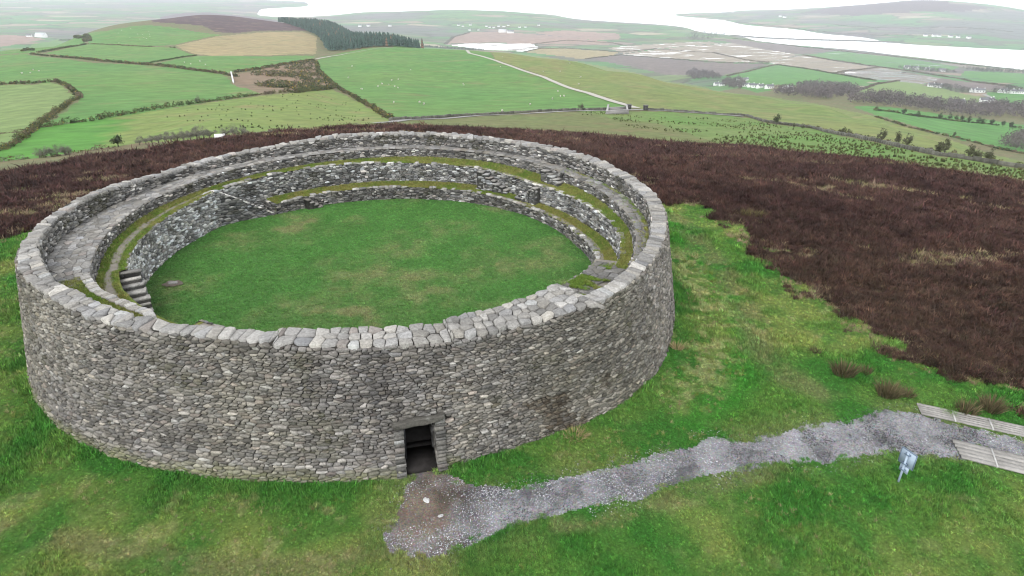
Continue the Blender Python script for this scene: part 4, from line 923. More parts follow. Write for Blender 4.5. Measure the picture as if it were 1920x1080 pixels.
_gn = {}
def scatter(name, pts, rot, scale, col, src):
    """points -> instances of one small plant (geometry nodes); kind = stuff"""
    me = bpy.data.meshes.new(name); me.vertices.add(len(pts)); me.vertices.foreach_set('co', np.asarray(pts, np.float32).ravel())
    a = me.attributes.new('sc', 'FLOAT_VECTOR', 'POINT'); a.data.foreach_set('vector', np.asarray(scale, np.float32).ravel())
    a = me.attributes.new('rt', 'FLOAT_VECTOR', 'POINT'); a.data.foreach_set('vector', np.asarray(rot, np.float32).ravel())
    a = me.attributes.new('col', 'FLOAT_VECTOR', 'POINT'); a.data.foreach_set('vector', np.asarray(col, np.float32).ravel())
    o = bpy.data.objects.new(name, me); COL.objects.link(o); o['kind'] = 'stuff'
    g = bpy.data.node_groups.new(name, 'GeometryNodeTree')
    g.interface.new_socket('Geometry', in_out='INPUT', socket_type='NodeSocketGeometry'); g.interface.new_socket('Geometry', in_out='OUTPUT', socket_type='NodeSocketGeometry')
    gi, go = g.nodes.new('NodeGroupInput'), g.nodes.new('NodeGroupOutput')
    io = g.nodes.new('GeometryNodeInstanceOnPoints'); oi = g.nodes.new('GeometryNodeObjectInfo'); oi.inputs['Object'].default_value = src
    def at(nm):
        x = g.nodes.new('GeometryNodeInputNamedAttribute'); x.data_type = 'FLOAT_VECTOR'; x.inputs['Name'].default_value = nm; return x.outputs[0]
    g.links.new(gi.outputs[0], io.inputs['Points']); g.links.new(oi.outputs['Geometry'], io.inputs['Instance'])
    g.links.new(at('sc'), io.inputs['Scale'])
    er_ = g.nodes.new('FunctionNodeEulerToRotation'); g.links.new(at('rt'), er_.inputs[0]); g.links.new(er_.outputs[0], io.inputs['Rotation'])
    g.links.new(io.outputs[0], go.inputs[0])
    md = o.modifiers.new('scatter', 'NODES'); md.node_group = g
    return o

def ground_z(x, y):
    z = terr(x, y); r = np.hypot(x - CAM[0], y - CAM[1])
    return z + np.where((r < 70) & (np.hypot(x, y) > 17.2), 0.09 * (fbm(x * 1.3, y * 1.3, 3, 21) - 0.5), 0)
def rnd_rot(n, tilt=0.15): return np.stack([rng.normal(0, tilt, n), rng.normal(0, tilt, n), rng.uniform(0, 6.283, n)], 1)
def vcol(c, n, v=0.15, h=0.06):
    c = np.broadcast_to(np.asarray(c, float), (n, 3)); return np.clip(c * np.exp(rng.normal(0, v, (n, 1))) * np.exp(rng.normal(0, h, (n, 3))), 0, 1)
M_blade = mat_inst('grass_blades'); M_twig = mat_inst('heather_twigs', 0.9)
T_grass = tuft_mesh('grass_tuft', 11, 0.13, 0.012, 0.09, 0.9, 1, M_blade)
T_long = tuft_mesh('long_grass_tuft', 14, 0.30, 0.012, 0.10, 1.1, 2, M_blade)
T_heather = tuft_mesh('heather_clump', 34, 0.42, 0.022, 0.28, 0.8, 3, M_twig, 0.6, 1.3)
def polar_pts(n, r0, r1, a0, a1):
    a = rng.uniform(a0, a1, n) * D2R; r = np.exp(rng.uniform(math.log(r0), math.log(r1), n)); return CAM[0] + r * np.sin(a), CAM[1] + r * np.cos(a), r
# hilltop turf
x, y, r = polar_pts(440000, 10.5, 75, -60, 60); rho = np.hypot(x, y)
ok = (rho > Rb(np.degrees(np.arctan2(y, x))) + 0.03); x, y, r, rho = x[ok], y[ok], r[ok], rho[ok]
hm = is_heath(x, y); pm = is_path(x, y)
pe_ = polydist(x, y, np.vstack([PATH_W, PATH_W[:1]]))
g = ~hm & (~pm | ((pe_ < 0.22) & (fbm(x / 0.35, y / 0.35, 2, 303) > 0.55) & (np.hypot(x - 4.8, y + 17.6) > 0.9)))
gx, gy, gr = x[g], y[g], r[g]; n = len(gx); c = gcol(gx, gy); long = np.clip((fbm(gx / 2.2, gy / 2.2, 3, 301) - 0.45) * 5, 0, 1)
s = 0.72 * np.clip(gr / 24, 0.75, 2.2) * (0.7 + 0.6 * long) * rng.uniform(0.7, 1.3, n)
s = s * (1 + 0.9 * np.clip(1 - (np.hypot(gx, gy) - Rb(np.degrees(np.arctan2(gy, gx)))) / 0.6, 0, 1))
worn_ = np.clip(1 - np.abs(c[:, 0] / c[:, 1] - 1.1), 0, 1) * (c[:, 0] > c[:, 1])
s = np.where(worn_ > 0.5, s * 0.6, s)
scatter('hilltop_grass', np.stack([gx, gy, ground_z(gx, gy) + 0.0], 1), rnd_rot(n), np.stack([s, s, s * (0.8 + 0.5 * long)], 1), vcol(c * 1.95, n, 0.32, 0.09), T_grass)
# bleached long grass tussocks
x2, y2, r2 = polar_pts(24000, 13, 75, -44, 44); rho2 = np.hypot(x2, y2)
k = (fbm(x2 / 1.8, y2 / 1.8, 4, 311) * 0.6 + fbm(x2 / 7, y2 / 7, 3, 312) * 0.4 > 0.56) & (rho2 > 18) & (rng.random(len(x2)) < 0.55) & ~is_heath(x2, y2) & ~is_path(x2, y2) & (polydist(x2, y2, VIVID_W) > 0.8)
k |= (polydist(x2, y2, TUSS_W) < 1.5) & (rho2 > 17.6) & (fbm(x2 / 0.5, y2 / 0.5, 2, 313) > 0.4)
x2, y2, r2 = x2[k], y2[k], r2[k]; n = len(x2); cc = np.where(rng.random((n, 1)) < 0.4, np.array([[0.22, 0.205, 0.10]]), np.array([[0.12, 0.16, 0.035]]))
s = np.clip(r2 / 30, 0.6, 1.6) * rng.uniform(0.45, 0.9, n)
scatter('tussock_grass', np.stack([x2, y2, ground_z(x2, y2)], 1), rnd_rot(n, 0.3), np.stack([s, s, s], 1), vcol(cc, n, 0.2), T_long)
# heather
x, y, r = polar_pts(260000, 24, 175, -58, 58)
k = (is_heath(x, y) | ((polydist(x, y, HEATH_IN) < 1.6) & (fbm(x / 0.9, y / 0.9, 2, 352) > 0.62))) & (np.hypot(x, y) > 19); x, y, r = x[k], y[k], r[k]
patch = fbm(x / 9, y / 5, 4, 321) * 0.75 + 0.25 * fbm(x / 2, y / 2, 3, 322)
bare = patch > 0.65
k = ~bare | (rng.random(len(x)) < 0.12); x, y, r, patch, bare = x[k], y[k], r[k], patch[k], bare[k]; n = len(x)
hn = fbm(x / 14, y / 14, 3, 331)
c = np.array([0.046, 0.024, 0.020]) + (np.array([0.070, 0.039, 0.030]) - np.array([0.046, 0.024, 0.020])) * np.clip((hn - 0.35) * 3, 0, 1)[:, None]
c = c * (0.35 + 1.3 * fbm(x / 1.3, y / 1.3, 3, 334))[:, None]; nearedge = np.clip(1 - (r - 28) / 30, 0, 1)
c = c + (np.array([0.075, 0.055, 0.034]) - c) * (nearedge * 0.45)[:, None]
s = np.clip(r / 48, 0.75, 2.4) * rng.uniform(0.6, 1.3, n) * (0.45 + 1.1 * fbm(x / 1.7, y / 1.7, 3, 341))
scatter('heather', np.stack([x, y, ground_z(x, y)], 1), rnd_rot(n, 0.3), np.stack([s, s, np.minimum(s, 1.3) * rng.uniform(0.5, 0.95, n)], 1), vcol(c, n, 0.28, 0.07), T_heather)
# straw grass in the heather's gaps and along its near edge
x, y, r = polar_pts(150000, 24, 175, -58, 58)
ph = fbm(x / 9, y / 5, 4, 321) * 0.75 + 0.25 * fbm(x / 2, y / 2, 3, 322)
ins = is_heath(x, y); de = polydist(x, y, HEATH_IN)
k = (np.hypot(x, y) > 19) & ((ins & (ph > 0.64)) | ((de < 1.3) & (fbm(x, y, 3, 351) > 0.47)))
x, y, r = x[k], y[k], r[k]; n = len(x); s = np.clip(r / 40, 0.7, 2.6) * rng.uniform(0.6, 1.2, n)
cc = np.where(rng.random((n, 1)) < 0.75, np.array([[0.23, 0.18, 0.11]]), np.array([[0.16, 0.16, 0.06]]))
scatter('straw_grass', np.stack([x, y, ground_z(x, y)], 1), rnd_rot(n, 0.3), np.stack([s, s, s * 0.8], 1), vcol(cc, n, 0.2), T_long)
# lawn of the court
n = 70000; a = rng.uniform(0, 6.2832, n); rr = np.sqrt(rng.uniform(0, 1, n)) * 13.2; x, y = rr * np.cos(a), rr * np.sin(a)
k = rr < np.where(Z3i(np.degrees(a)) > 1.3, R4(np.degrees(a)), R3(np.degrees(a)) - 0.15) - 0.05; x, y, a, rr = x[k], y[k], a[k], rr[k]; n = len(x)
def lawncol(x, y):
    n1 = fbm(x / 3.5, y / 3.5, 4, 401); n2 = fbm(x / 0.9, y / 0.9, 3, 402); cen = np.clip(1 - np.hypot(x - 0.5, (y + 1) * 0.8) / 7.5, 0, 1)
    t = np.clip((n1 - 0.45) * 3.5 + cen * 0.9 - 0.1, 0, 1) * np.clip((n2 - 0.3) * 3, 0.2, 1)
    c = np.array([0.042, 0.105, 0.024]) * (0.95 + 0.35 * n2)[:, None]; c = c + (np.array([0.125, 0.128, 0.058]) - c) * (t * 0.85)[:, None]
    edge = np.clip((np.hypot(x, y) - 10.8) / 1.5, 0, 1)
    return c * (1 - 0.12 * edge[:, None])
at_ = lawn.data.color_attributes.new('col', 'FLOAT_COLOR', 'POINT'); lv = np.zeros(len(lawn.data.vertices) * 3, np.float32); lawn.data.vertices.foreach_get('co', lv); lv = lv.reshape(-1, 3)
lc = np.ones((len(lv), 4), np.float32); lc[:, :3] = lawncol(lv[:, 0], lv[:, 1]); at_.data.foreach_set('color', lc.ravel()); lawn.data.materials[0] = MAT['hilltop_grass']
s = rng.uniform(0.35, 0.75, n)
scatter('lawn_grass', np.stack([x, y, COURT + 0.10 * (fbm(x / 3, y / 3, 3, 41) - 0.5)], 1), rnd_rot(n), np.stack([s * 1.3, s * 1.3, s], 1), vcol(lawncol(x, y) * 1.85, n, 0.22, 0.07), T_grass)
# tufts on the terraces
def terrace_tufts(n, ra, rb, zf, t0, t1, dens):
    t = rng.uniform(t0, t1, n); w = rng.uniform(0, 1, n); r = ra(t) * (1 - w) + rb(t) * w; k = dens(t, w) > rng.random(n); t, r = t[k], r[k]
    return np.concatenate([cyl(t, r, zf(t, r))])
p2 = terrace_tufts(26000, m10(Rw, -0.05), m10(R3, 0.08), ztab2, -20, 225, lambda t, w: np.where((t > 150) & (np.abs(w - 0.53) < 0.2), 0.12, np.where((t > 42) & (t < 76) & (w > 0.72), 0.15, 0.9)))
p3 = terrace_tufts(15000, m10(R3, -0.12), m10(R4, 0.08), ztab3, -22, 137, lambda t, w: np.where((t < 62) & (w > 0.6), 0.1, 0.9))
p4 = terrace_tufts(3500, m10(Rc, -0.05), m10(Rw, 0.1), lambda t, r: Zw(t), -142, -116, lambda t, w: np.where(w > 0.25, 0.9, 0.3))
p5 = terrace_tufts(2500, m10(Rc, -0.05), m10(Rw, 0.1), lambda t, r: Zw(t), -25, 42, lambda t, w: np.where(w < 0.3, 0.7, 0.05))
p6 = terrace_tufts(5000, m10(Rc, -0.1), m10(R4, 0.1), lambda t, r: Z3i(t) + 0.1, -44, -28, lambda t, w: np.where((w > 0.45) & (w < 0.95), 0.9 * (fbm(t * 0.5, w * 3, 2, 9) > 0.42), 0.05))
pp = np.concatenate([p2, p3, p4, p5, p6]); n = len(pp); tn = fbm(pp[:, 0] / 1.5, pp[:, 1] / 1.5, 3, 411); ang = np.degrees(np.arctan2(pp[:, 1], pp[:, 0]))
gr = np.clip((0.55 - tn) * 4 + 0.35 * ((ang < 35) & (pp[:, 2] > 2.6)) + 0.3 * (np.abs(ang) > 150), 0, 1)[:, None]
c = np.array([0.205, 0.215, 0.06]) * (1 - gr) + np.array([0.125, 0.20, 0.034]) * gr
c = np.where((pp[:, 2] < 2.6)[:, None], c * np.array([0.98, 0.92, 0.9]), c)
s = rng.uniform(0.5, 1.0, n)
o = scatter('terrace_grass', pp, rnd_rot(n, 0.3), np.stack([s, s, s * 1.1], 1), vcol(c, n, 0.2), T_grass)
pl = np.concatenate([terrace_tufts(7000, m10(Rw, -0.02), m10(R3, 0.05), ztab2, -18, 225, lambda t, w: np.where(w < 0.35, 0.9, np.where(w > 0.8, 0.6, 0.25))), terrace_tufts(4000, m10(R3, -0.1), m10(R4, 0.05), ztab3, -18, 137, lambda t, w: np.where(w < 0.45, 0.9, 0.3))])
n = len(pl); pick = rng.random((n, 1)); c = np.where(pick < 0.4, np.array([[0.27, 0.24, 0.10]]), np.where(pick < 0.75, np.array([[0.15, 0.20, 0.04]]), np.array([[0.10, 0.11, 0.035]]))); s = rng.uniform(0.3, 0.65, n)
scatter('terrace_tussocks', pl, rnd_rot(n, 0.3), np.stack([s, s, s * 0.9], 1), vcol(c, n, 0.25), T_long)
# loose gravel on the path and thrown along its edges
gb = MB(); rg = np.random.default_rng(17)
def pebble(seed):
    rg = np.random.default_rng(seed); bm = bmesh.new(); bmesh.ops.create_icosphere(bm, subdivisions=1, radius=0.03)
    for v in bm.verts: v.co = Vector((v.co.x * 1.3, v.co.y, v.co.z * 0.6)) * (0.8 + 0.4 * rg.random())
    me = bpy.data.meshes.new('pebble'); bm.to_mesh(me); bm.free(); a = me.color_attributes.new('col', 'FLOAT_COLOR', 'POINT'); a.data.foreach_set('color', np.ones(len(me.vertices) * 4, np.float32)); me.materials.append(mat_inst('pebble', 0.7)); return bpy.data.objects.new('pebble', me)
lo, hi = PATH_W.min(0) - 1, PATH_W.max(0) + 1; n = 150000; x = rng.uniform(lo[0], min(hi[0], 34), n); y = rng.uniform(lo[1], hi[1], n)
ed = polydist(x, y, np.vstack([PATH_W, PATH_W[:1]])); ins = is_path(x, y); south = fbm(x / 1.2, y / 1.2, 3, 421)
k = (ins & (rng.random(n) < 0.8)) | (~ins & (ed < 0.7) & (rng.random(n) < 0.25 * (1 - ed / 0.7)) & (south > 0.45)); k &= np.hypot(x, y) > 17.6
x, y, ed, ins = x[k], y[k], ed[k], ins[k]; n = len(x); dk = fbm(x / 1.1, y / 1.1, 3, 422)
v = np.where(dk > 0.54, 0.095, 0.24) * (1 + 0.08 * np.clip(1 - ed / 0.6, 0, 1)) * (0.75 + 0.5 * fbm(x / 0.35, y / 0.35, 2, 425)); v = np.where((x > 19.5) & (dk > 0.4), v * 0.62, v)
mud = np.clip(1 - np.hypot(x - 4.9, y + 18.2) / 2.0, 0, 1); k = rng.random(n) > mud * 1.3; x, y, v = x[k], y[k], v[k]; n = len(x)
s = rng.uniform(0.3, 0.8, n); c = v[:, None] * np.array([0.98, 0.985, 1.03])
scatter('loose_gravel', np.stack([x, y, ground_z(x, y) + 0.012], 1), rnd_rot(n, 0.4), np.stack([s, s, s], 1), vcol(c, n, 0.3, 0.03), pebble(3))

# ------------------------------------------------------------------ foliage
def cloud(C, size, rg, flat=1.0):
    """random little faces at points C -> V, F arrays"""
    n = len(C); a = rg.normal(size=(n, 3)); a[:, 2] *= flat; b = rg.normal(size=(n, 3))
    a /= np.linalg.norm(a, axis=1, keepdims=True); b -= (a * b).sum(1, keepdims=True) * a; b /= np.linalg.norm(b, axis=1, keepdims=True)
    s = (size * rg.uniform(0.6, 1.4, n))[:, None]
    V = np.stack([C + a * s, C - 0.5 * a * s + 0.7 * b * s, C - 0.5 * a * s - 0.7 * b * s], 1).reshape(-1, 3)
    return V, np.arange(3 * n).reshape(-1, 3)
def ellip(n, rg, rad, c, shell=0.55):
    d = rg.normal(size=(n, 3)); d /= np.linalg.norm(d, axis=1, keepdims=True); return np.asarray(c) + d * np.asarray(rad) * (rg.uniform(shell, 1, n) ** 0.6)[:, None]
M_leaf = mat_attr('foliage', 0.9, 2.0, 0.75, 1.25)
M_bark = mat_plain('bark', (0.085, 0.072, 0.06), 0.95, 4.0, 0.3)
def resample(P, step):
    P = np.asarray(P, float); d = np.concatenate([[0], np.cumsum(np.hypot(*np.diff(P, axis=0).T))]); t = np.arange(0, d[-1], step); return np.stack([np.interp(t, d, P[:, 0]), np.interp(t, d, P[:, 1])], 1)
GREENB, OLIVE, BROWN, GREYT = (0.042, 0.058, 0.022), (0.075, 0.075, 0.030), (0.10, 0.08, 0.05), (0.11, 0.10, 0.085)
def hedge(px, h, w, cols, label, seed, gappy=0.15, flowers=0.0, group=None, name='hedge'):
    rg = np.random.default_rng(seed); W = hits(px); r = float(np.hypot(*(W.mean(0) - CAM[:2]))); step = max(1.0, r * 0.004)
    S = resample(W, step); keep_ = (fbm(np.arange(len(S)) * 0.35, np.full(len(S), seed), 3, seed) > gappy + 0.12); S = S[keep_]
    if len(S) < 2: S = resample(W, step)
    fs = np.clip(r * 0.0008, 0.12, 1.4); pts, cl = [], []
    for q in S:
        q = q + rg.normal(0, 0.35, 2); hh = 0.56 * h * rg.uniform(0.35, 1.4); ww = 0.55 * w * rg.uniform(0.6, 1.3); n = int(np.clip(hh * ww * step * 2.6 / fs ** 2, 8, 60))
        z = float(terr(q[0], q[1])); pts.append(ellip(n, rg, (max(step * 0.75, ww * 0.6), max(step * 0.6, ww * 0.6), hh * 0.5), (q[0], q[1], z + hh * 0.42), 0.3))
        c = np.array(cols[rg.integers(len(cols))]) * rg.uniform(0.7, 1.3); cc = np.tile(c, (n, 1)); cc[rg.random(n) < flowers] = (0.26, 0.19, 0.03); cl.append(cc)
    P = np.concatenate(pts); V, F = cloud(P, fs, rg); o = np.array([*S.mean(0), 0]); o[2] = float(terr(o[0], o[1]))
    ob = mesh_np(name, V - o, F, M_leaf, None, np.repeat(np.concatenate(cl), 3, 0)); ob.location = o
    return tag(ob, label, 'hedge' if name == 'hedge' else 'thicket', group)
HEDGES = [
 ([(0, 284), (30, 268), (60, 247), (100, 217), (135, 190), (152, 184)], 2.6, 2.6, [OLIVE, GREENB, BROWN], 0.1, 0.05, 'gorse hedge climbing along the right side of the pale field at the left edge'),
 ([(152, 184), (130, 163), (105, 153), (60, 157), (0, 158.5)], 2.6, 2.6, [OLIVE, GREENB, BROWN], 0.08, 0.04, 'gorse hedge along the top of the pale field at the left edge'),
 ([(62, 241), (120, 233), (170, 227), (235, 215), (300, 204), (400, 190), (470, 180)], 2.6, 2.4, [GREENB, OLIVE, GREENB], 0.14, 0.02, 'dark hedge above the bright green field nearest the moor on the left'),
 ([(0, 251), (30, 249), (50, 248)], 1.5, 1.2, [OLIVE, BROWN], 0.3, 0.0, 'short low hedge splitting the pale field at the left edge'),
 ([(60, 102), (120, 108), (190, 115), (260, 120.5), (330, 127), (420, 139), (445, 144)], 3.0, 3.0, [OLIVE, GREENB, BROWN], 0.12, 0.03, 'long hedge along the top of the big left pasture, ending at the bracken patch'),
 ([(72, 99), (110, 92), (160, 83.5)], 2.6, 2.4, [GREENB, OLIVE], 0.1, 0.0, 'hedge below the green slope left of the heath hill'),
 ([(268, 120), (320, 111.5), (368, 104)], 1.8, 1.6, [GREENB], 0.05, 0.0, 'thin clipped hedge running up to the lower corner of the straw field'),
 ([(440, 136), (500, 127), (560, 118), (588, 113.5)], 3.2, 3.6, [OLIVE, GREENB, BROWN], 0.05, 0.06, 'gorse hedge along the upper edge of the bracken patch'),
 ([(535, 173), (560, 174.5), (600, 169), (632, 164)], 3.2, 3.4, [GREENB, OLIVE], 0.05, 0.02, 'gorse hedge along the foot of the bracken patch'),
 ([(632, 164), (660, 180), (700, 203), (735, 224)], 2.4, 2.4, [OLIVE, BROWN, GREENB], 0.06, 0.05, 'gorse hedge running down the left side of the sheep pasture'),
 ([(592, 116), (596, 130), (612, 148), (632, 164)], 3.0, 4.0, [OLIVE, GREENB, OLIVE], 0.03, 0.10, 'yellow flowering gorse bank between the bracken patch and the sheep pasture'),
 ([(470, 180), (500, 176.5), (535, 173)], 1.8, 1.6, [OLIVE, BROWN], 0.15, 0.0, 'low scrappy hedge under the left end of the bracken patch'),
 ([(166, 82.5), (240, 86), (330, 90)], 1.6, 1.4, [OLIVE], 0.2, 0.0, 'thin hedge across the green slope under the heath hill'),
 ([(0, 303), (60, 297), (130, 290), (180, 282), (215, 277)], 1.4, 1.6, [OLIVE, BROWN, GREYT], 0.15, 0.0, 'scrubby bank at the foot of the bright green field by the moor'),
 ([(420, 257), (500, 249), (560, 243.5), (640, 239), (700, 235)], 1.0, 1.2, [OLIVE, BROWN, GREYT], 0.3, 0.0, 'ragged low scrub along the fence below the yellow pasture'),
 ([(1640, 207), (1700, 215.5), (1760, 222.5), (1850, 232.5), (1910, 240.5)], 3.0, 3.0, [GREENB, GREENB, OLIVE], 0.1, 0.0, 'dark hedgerow across the bright green lowland field on the right'),
 ([(1640, 219), (1700, 238), (1760, 252), (1830, 268), (1920, 289)], 2.4, 2.6, [OLIVE, GREENB, BROWN], 0.22, 0.02, 'scrub hedge along the near side of the bright green lowland field'),
 ([(1440, 230.5), (1500, 237), (1560, 246), (1640, 264), (1720, 280), (1800, 296), (1910, 315)], 1.5, 1.6, [OLIVE, BROWN, GREYT], 0.2, 0.0, 'low scrub along the wall above the rushy field'),
 ([(1365, 143), (1410, 132), (1457, 121.5)], 4.0, 4.0, [BROWN, GREYT, OLIVE], 0.03, 0.0, 'hedge between the dark ploughed field and the green field beyond it'),
 ([(1457, 121.5), (1550, 136), (1640, 151)], 4.0, 4.0, [GREENB, OLIVE], 0.05, 0.0, 'hedge along the far side of the green field in the valley'),
 ([(1505, 103.5), (1600, 119), (1690, 131.5), (1800, 148), (1905, 164)], 5.0, 5.0, [BROWN, GREYT, OLIVE], 0.03, 0.0, 'long straight hedge through the flooded fields'),
 ([(1165, 103), (1280, 112), (1440, 119)], 4.0, 4.0, [BROWN, GREYT], 0.05, 0.0, 'hedge between the ploughed field and the flooded stubble'),
 ([(1230, 92), (1340, 99), (1440, 117)], 3.5, 4.0, [BROWN, GREYT], 0.05, 0.0, 'hedge line crossing the flooded stubble'),
 ([(1375, 72), (1440, 80), (1500, 88), (1570, 95), (1700, 109), (1800, 121), (1900, 129)], 6.0, 6.0, [OLIVE, BROWN, GREENB], 0.05, 0.0, 'hedge of scattered bushes on the sea bank beside the lough'),
 ([(835, 83), (850, 70), (880, 61)], 7.0, 7.0, [BROWN, GREYT], 0.05, 0.0, 'far hedge up the left side of the pink ploughed field'),
 ([(1000, 83), (1060, 76), (1150, 81), (1165, 84)], 6.0, 6.0, [BROWN, GREYT], 0.1, 0.0, 'far hedge below the second pink ploughed field'),
 ([(985, 97), (1010, 91.5), (1060, 90.5), (1160, 97.5), (1230, 92)], 5.0, 5.0, [BROWN, GREYT, OLIVE], 0.1, 0.0, 'hedge around the far side of the small straw field beyond the moor slope'),
 ([(1100, 110.5), (1160, 103.5)], 5.0, 5.0, [BROWN, OLIVE], 0.1, 0.0, 'hedge between the small straw field and the dark ploughed field'),
 ([(1592, 175), (1640, 159), (1685, 151.5)], 4.0, 4.0, [BROWN, GREYT], 0.1, 0.0, 'hedge up the left side of the pale lowland field'),
 ([(1560, 47), (1640, 52), (1720, 54), (1800, 52), (1900, 60)], 9.0, 9.0, [GREENB, OLIVE], 0.15, 0.0, 'hedge across the green slope beyond the lough, upper one'),
 ([(1480, 52), (1560, 62), (1640, 66), (1720, 67)], 10.0, 12.0, [GREYT, GREENB, OLIVE], 0.05, 0.0, 'belt of dark scrub along the far shore of the lough'),
 ([(1320, 36), (1380, 42), (1440, 48), (1480, 52)], 10.0, 10.0, [GREYT, GREENB], 0.15, 0.0, 'belt of dark scrub on the far point of the lough'),
 ([(1560, 137.5), (1620, 130), (1650, 126)], 4.0, 4.0, [BROWN, GREYT], 0.05, 0.0, 'short hedge at the left end of the most flooded field'),
]
for k, (px, h, w, cols, gp, fl, lab) in enumerate(HEDGES): hedge(px, h, w, cols, lab, 500 + k, gp, fl)
hedge([(112, 76), (130, 75), (150, 72), (163, 68), (164, 78)], 5, 7, [GREENB, OLIVE], 'dark gorse thicket on the brow left of the heath hill', 560, 0.0, 0.0, None, 'gorse_thicket')
hedge([(42, 96), (52, 94), (62, 95)], 5, 7, [GREENB, OLIVE], 'small round gorse thicket at the bend of the farm lane', 561, 0.0, 0.0, None, 'gorse_thicket')

def make_tree(name, h, spread, kind, seed):
    """Empty > trunk (with limbs), crown; base at the origin"""
    rg = np.random.default_rng(seed); root = empty(name); b = MB(); lean = rg.normal(0, 0.06, 2)
    th = h * (0.35 if kind != 'bare' else 0.28); top = np.array([lean[0] * th, lean[1] * th, th])
    b.tube((0, 0, -0.3), top, h * 0.03, h * 0.018, 6); tips = []
    for k in range(7):
        a = k * 2.4 + rg.uniform(0, 1); e = rg.uniform(0.4, 1.1); L = h * rg.uniform(0.3, 0.48); s0 = top * rg.uniform(0.55, 1.0)
        tip = s0 + np.array([math.cos(a) * math.cos(e) * spread / h * 2, math.sin(a) * math.cos(e) * spread / h * 2, math.sin(e)]) * L; b.tube(s0, tip, h * 0.014, h * 0.005, 4); tips.append(tip)
    b.build('trunk', M_bark, root)
    n = 1400 if kind == 'bare' else 560; cs = []; base = np.array({'bare': (0.135, 0.130, 0.105), 'ever': (0.035, 0.047, 0.022), 'thorn': (0.075, 0.078, 0.045)}[kind]); P = []
    for k in range(20):                                            # lobes of the crown, some on the limbs, some low
        t = tips[k % 7] * rg.uniform(0.55, 1.0) if k % 2 else ellip(1, rg, (spread * 0.34, spread * 0.34, h * 0.32), (0, 0, h * 0.5), 0.3)[0]
        rad = np.array([spread * 0.26, spread * 0.26, h * 0.17]) * rg.uniform(0.6, 1.25); P.append(ellip(n // 20, rg, rad, t, 0.15)); cs.append(np.tile(base * rg.uniform(0.65, 1.35), (n // 20, 1)))
    P = np.concatenate(P); P[:, 2] = np.maximum(P[:, 2], h * rg.uniform(0.03, 0.2, len(P)))
    V, F = cloud(P, h * (0.017 if kind == 'bare' else 0.04), rg, 1.0 if kind != 'bare' else 2.5)
    mesh_np('crown', V, F, M_leaf, root, np.repeat(np.concatenate(cs), 3, 0)); return root
def copy_tree(o):
    r = o.copy(); COL.objects.link(r)
    for ch in o.children:
        c = ch.copy(); COL.objects.link(c); c.parent = r
    return r
ORD = 'first second third fourth fifth sixth seventh eighth ninth tenth eleventh twelfth thirteenth fourteenth fifteenth sixteenth seventeenth eighteenth nineteenth twentieth twenty-first twenty-second twenty-third twenty-fourth'.split()
PROTO = {}
def row(pts, kind, fmt, group, name, cat='tree', wide=1.0):
    for k, (px, py, h) in enumerate(sorted(pts)): plant(px, py, h, kind, fmt % ORD[k], group, name, cat, wide)
def plant(px, py, h, kind, label, group=None, name='tree', cat='tree', wide=1.0):
    key = (kind, int(px) % 3, name)
    if key not in PROTO: PROTO[key] = o = make_tree(name, 5.0, 2.6, kind, 700 + len(PROTO))
    else: o = copy_tree(PROTO[key])
    w = hit(px, py); o.location = (w[0], w[1], float(terr(w[0], w[1]))); s = 0.8 * h / 5.0; o.scale = (s * wide, s * wide, s); o.rotation_euler = (0, 0, (px * 7 + py) % 6.28)
    for k in ('group',):
        if k in o.keys(): del o[k]
    return tag(o, label, cat, group)
row([(75, 296, 2.6), (86, 295, 2.8), (97, 294, 2.4), (108, 293, 3.0), (122, 291, 2.8), (130, 290, 2.2)], 'bare', '%s small bare thorn tree from the left below the bright green field', 'bare thorn trees at the left moor edge', 'thorn_tree', wide=1.2)
plant(222, 275, 3.0, 'ever', 'dark green bush standing at the moor edge left of the bare tree row', None, 'evergreen_bush', 'bush', 1.5)
row([(262, 272, 2.2), (274, 271, 2.6), (286, 270, 2.8), (298, 269, 2.8), (310, 268, 3.0), (322, 267, 2.8), (334, 266, 3.0), (345, 265, 2.8), (358, 264, 3.4), (370, 263, 3.6), (383, 262, 3.4), (394, 261, 3.0), (424, 258, 2.8), (440, 256.5, 3.0), (456, 255, 2.6)], 'bare', '%s bare grey tree from the left in the row at the moor edge', 'bare trees behind the fort', 'bare_tree', wide=1.3)
plant(1090, 207, 3.6, 'thorn', 'lone thorn tree by the road wall left of the stone pen', None, 'thorn_tree', wide=1.0)
plant(1456, 234, 5.0, 'ever', 'single dark round tree at the corner of the rushy field', None, 'evergreen_tree', wide=0.9)
row([(1488, 240, 2.2), (1505, 242, 2.0), (1580, 252, 3.0), (1590, 254, 2.4)], 'thorn', '%s small shrub from the left, right of the dark round tree', 'shrubs right of the dark round tree', 'shrub', 'shrub')
row([(1652, 267, 4.4), (1682, 272, 4.2), (1700, 276, 4.0)], 'thorn', '%s from the left of three wind-bent thorn trees on the rushy field wall', 'three thorn trees on the field wall', 'thorn_tree', wide=0.9)
row([(1758, 288, 3.2), (1770, 290, 4.2)], 'thorn', '%s from the left of a close pair of thorn trees on the field wall', 'pair of thorn trees on the field wall', 'thorn_tree')
row([(1815, 299, 3.8), (1828, 301, 3.2), (1850, 304, 3.4)], 'thorn', '%s from the left of the rightmost thorn trees on the field wall', 'rightmost thorn trees on the field wall', 'thorn_tree')
plant(1643, 207, 7, 'ever', 'dark pointed tree at the left end of the lowland hedgerow', None, 'evergreen_tree', wide=0.7)
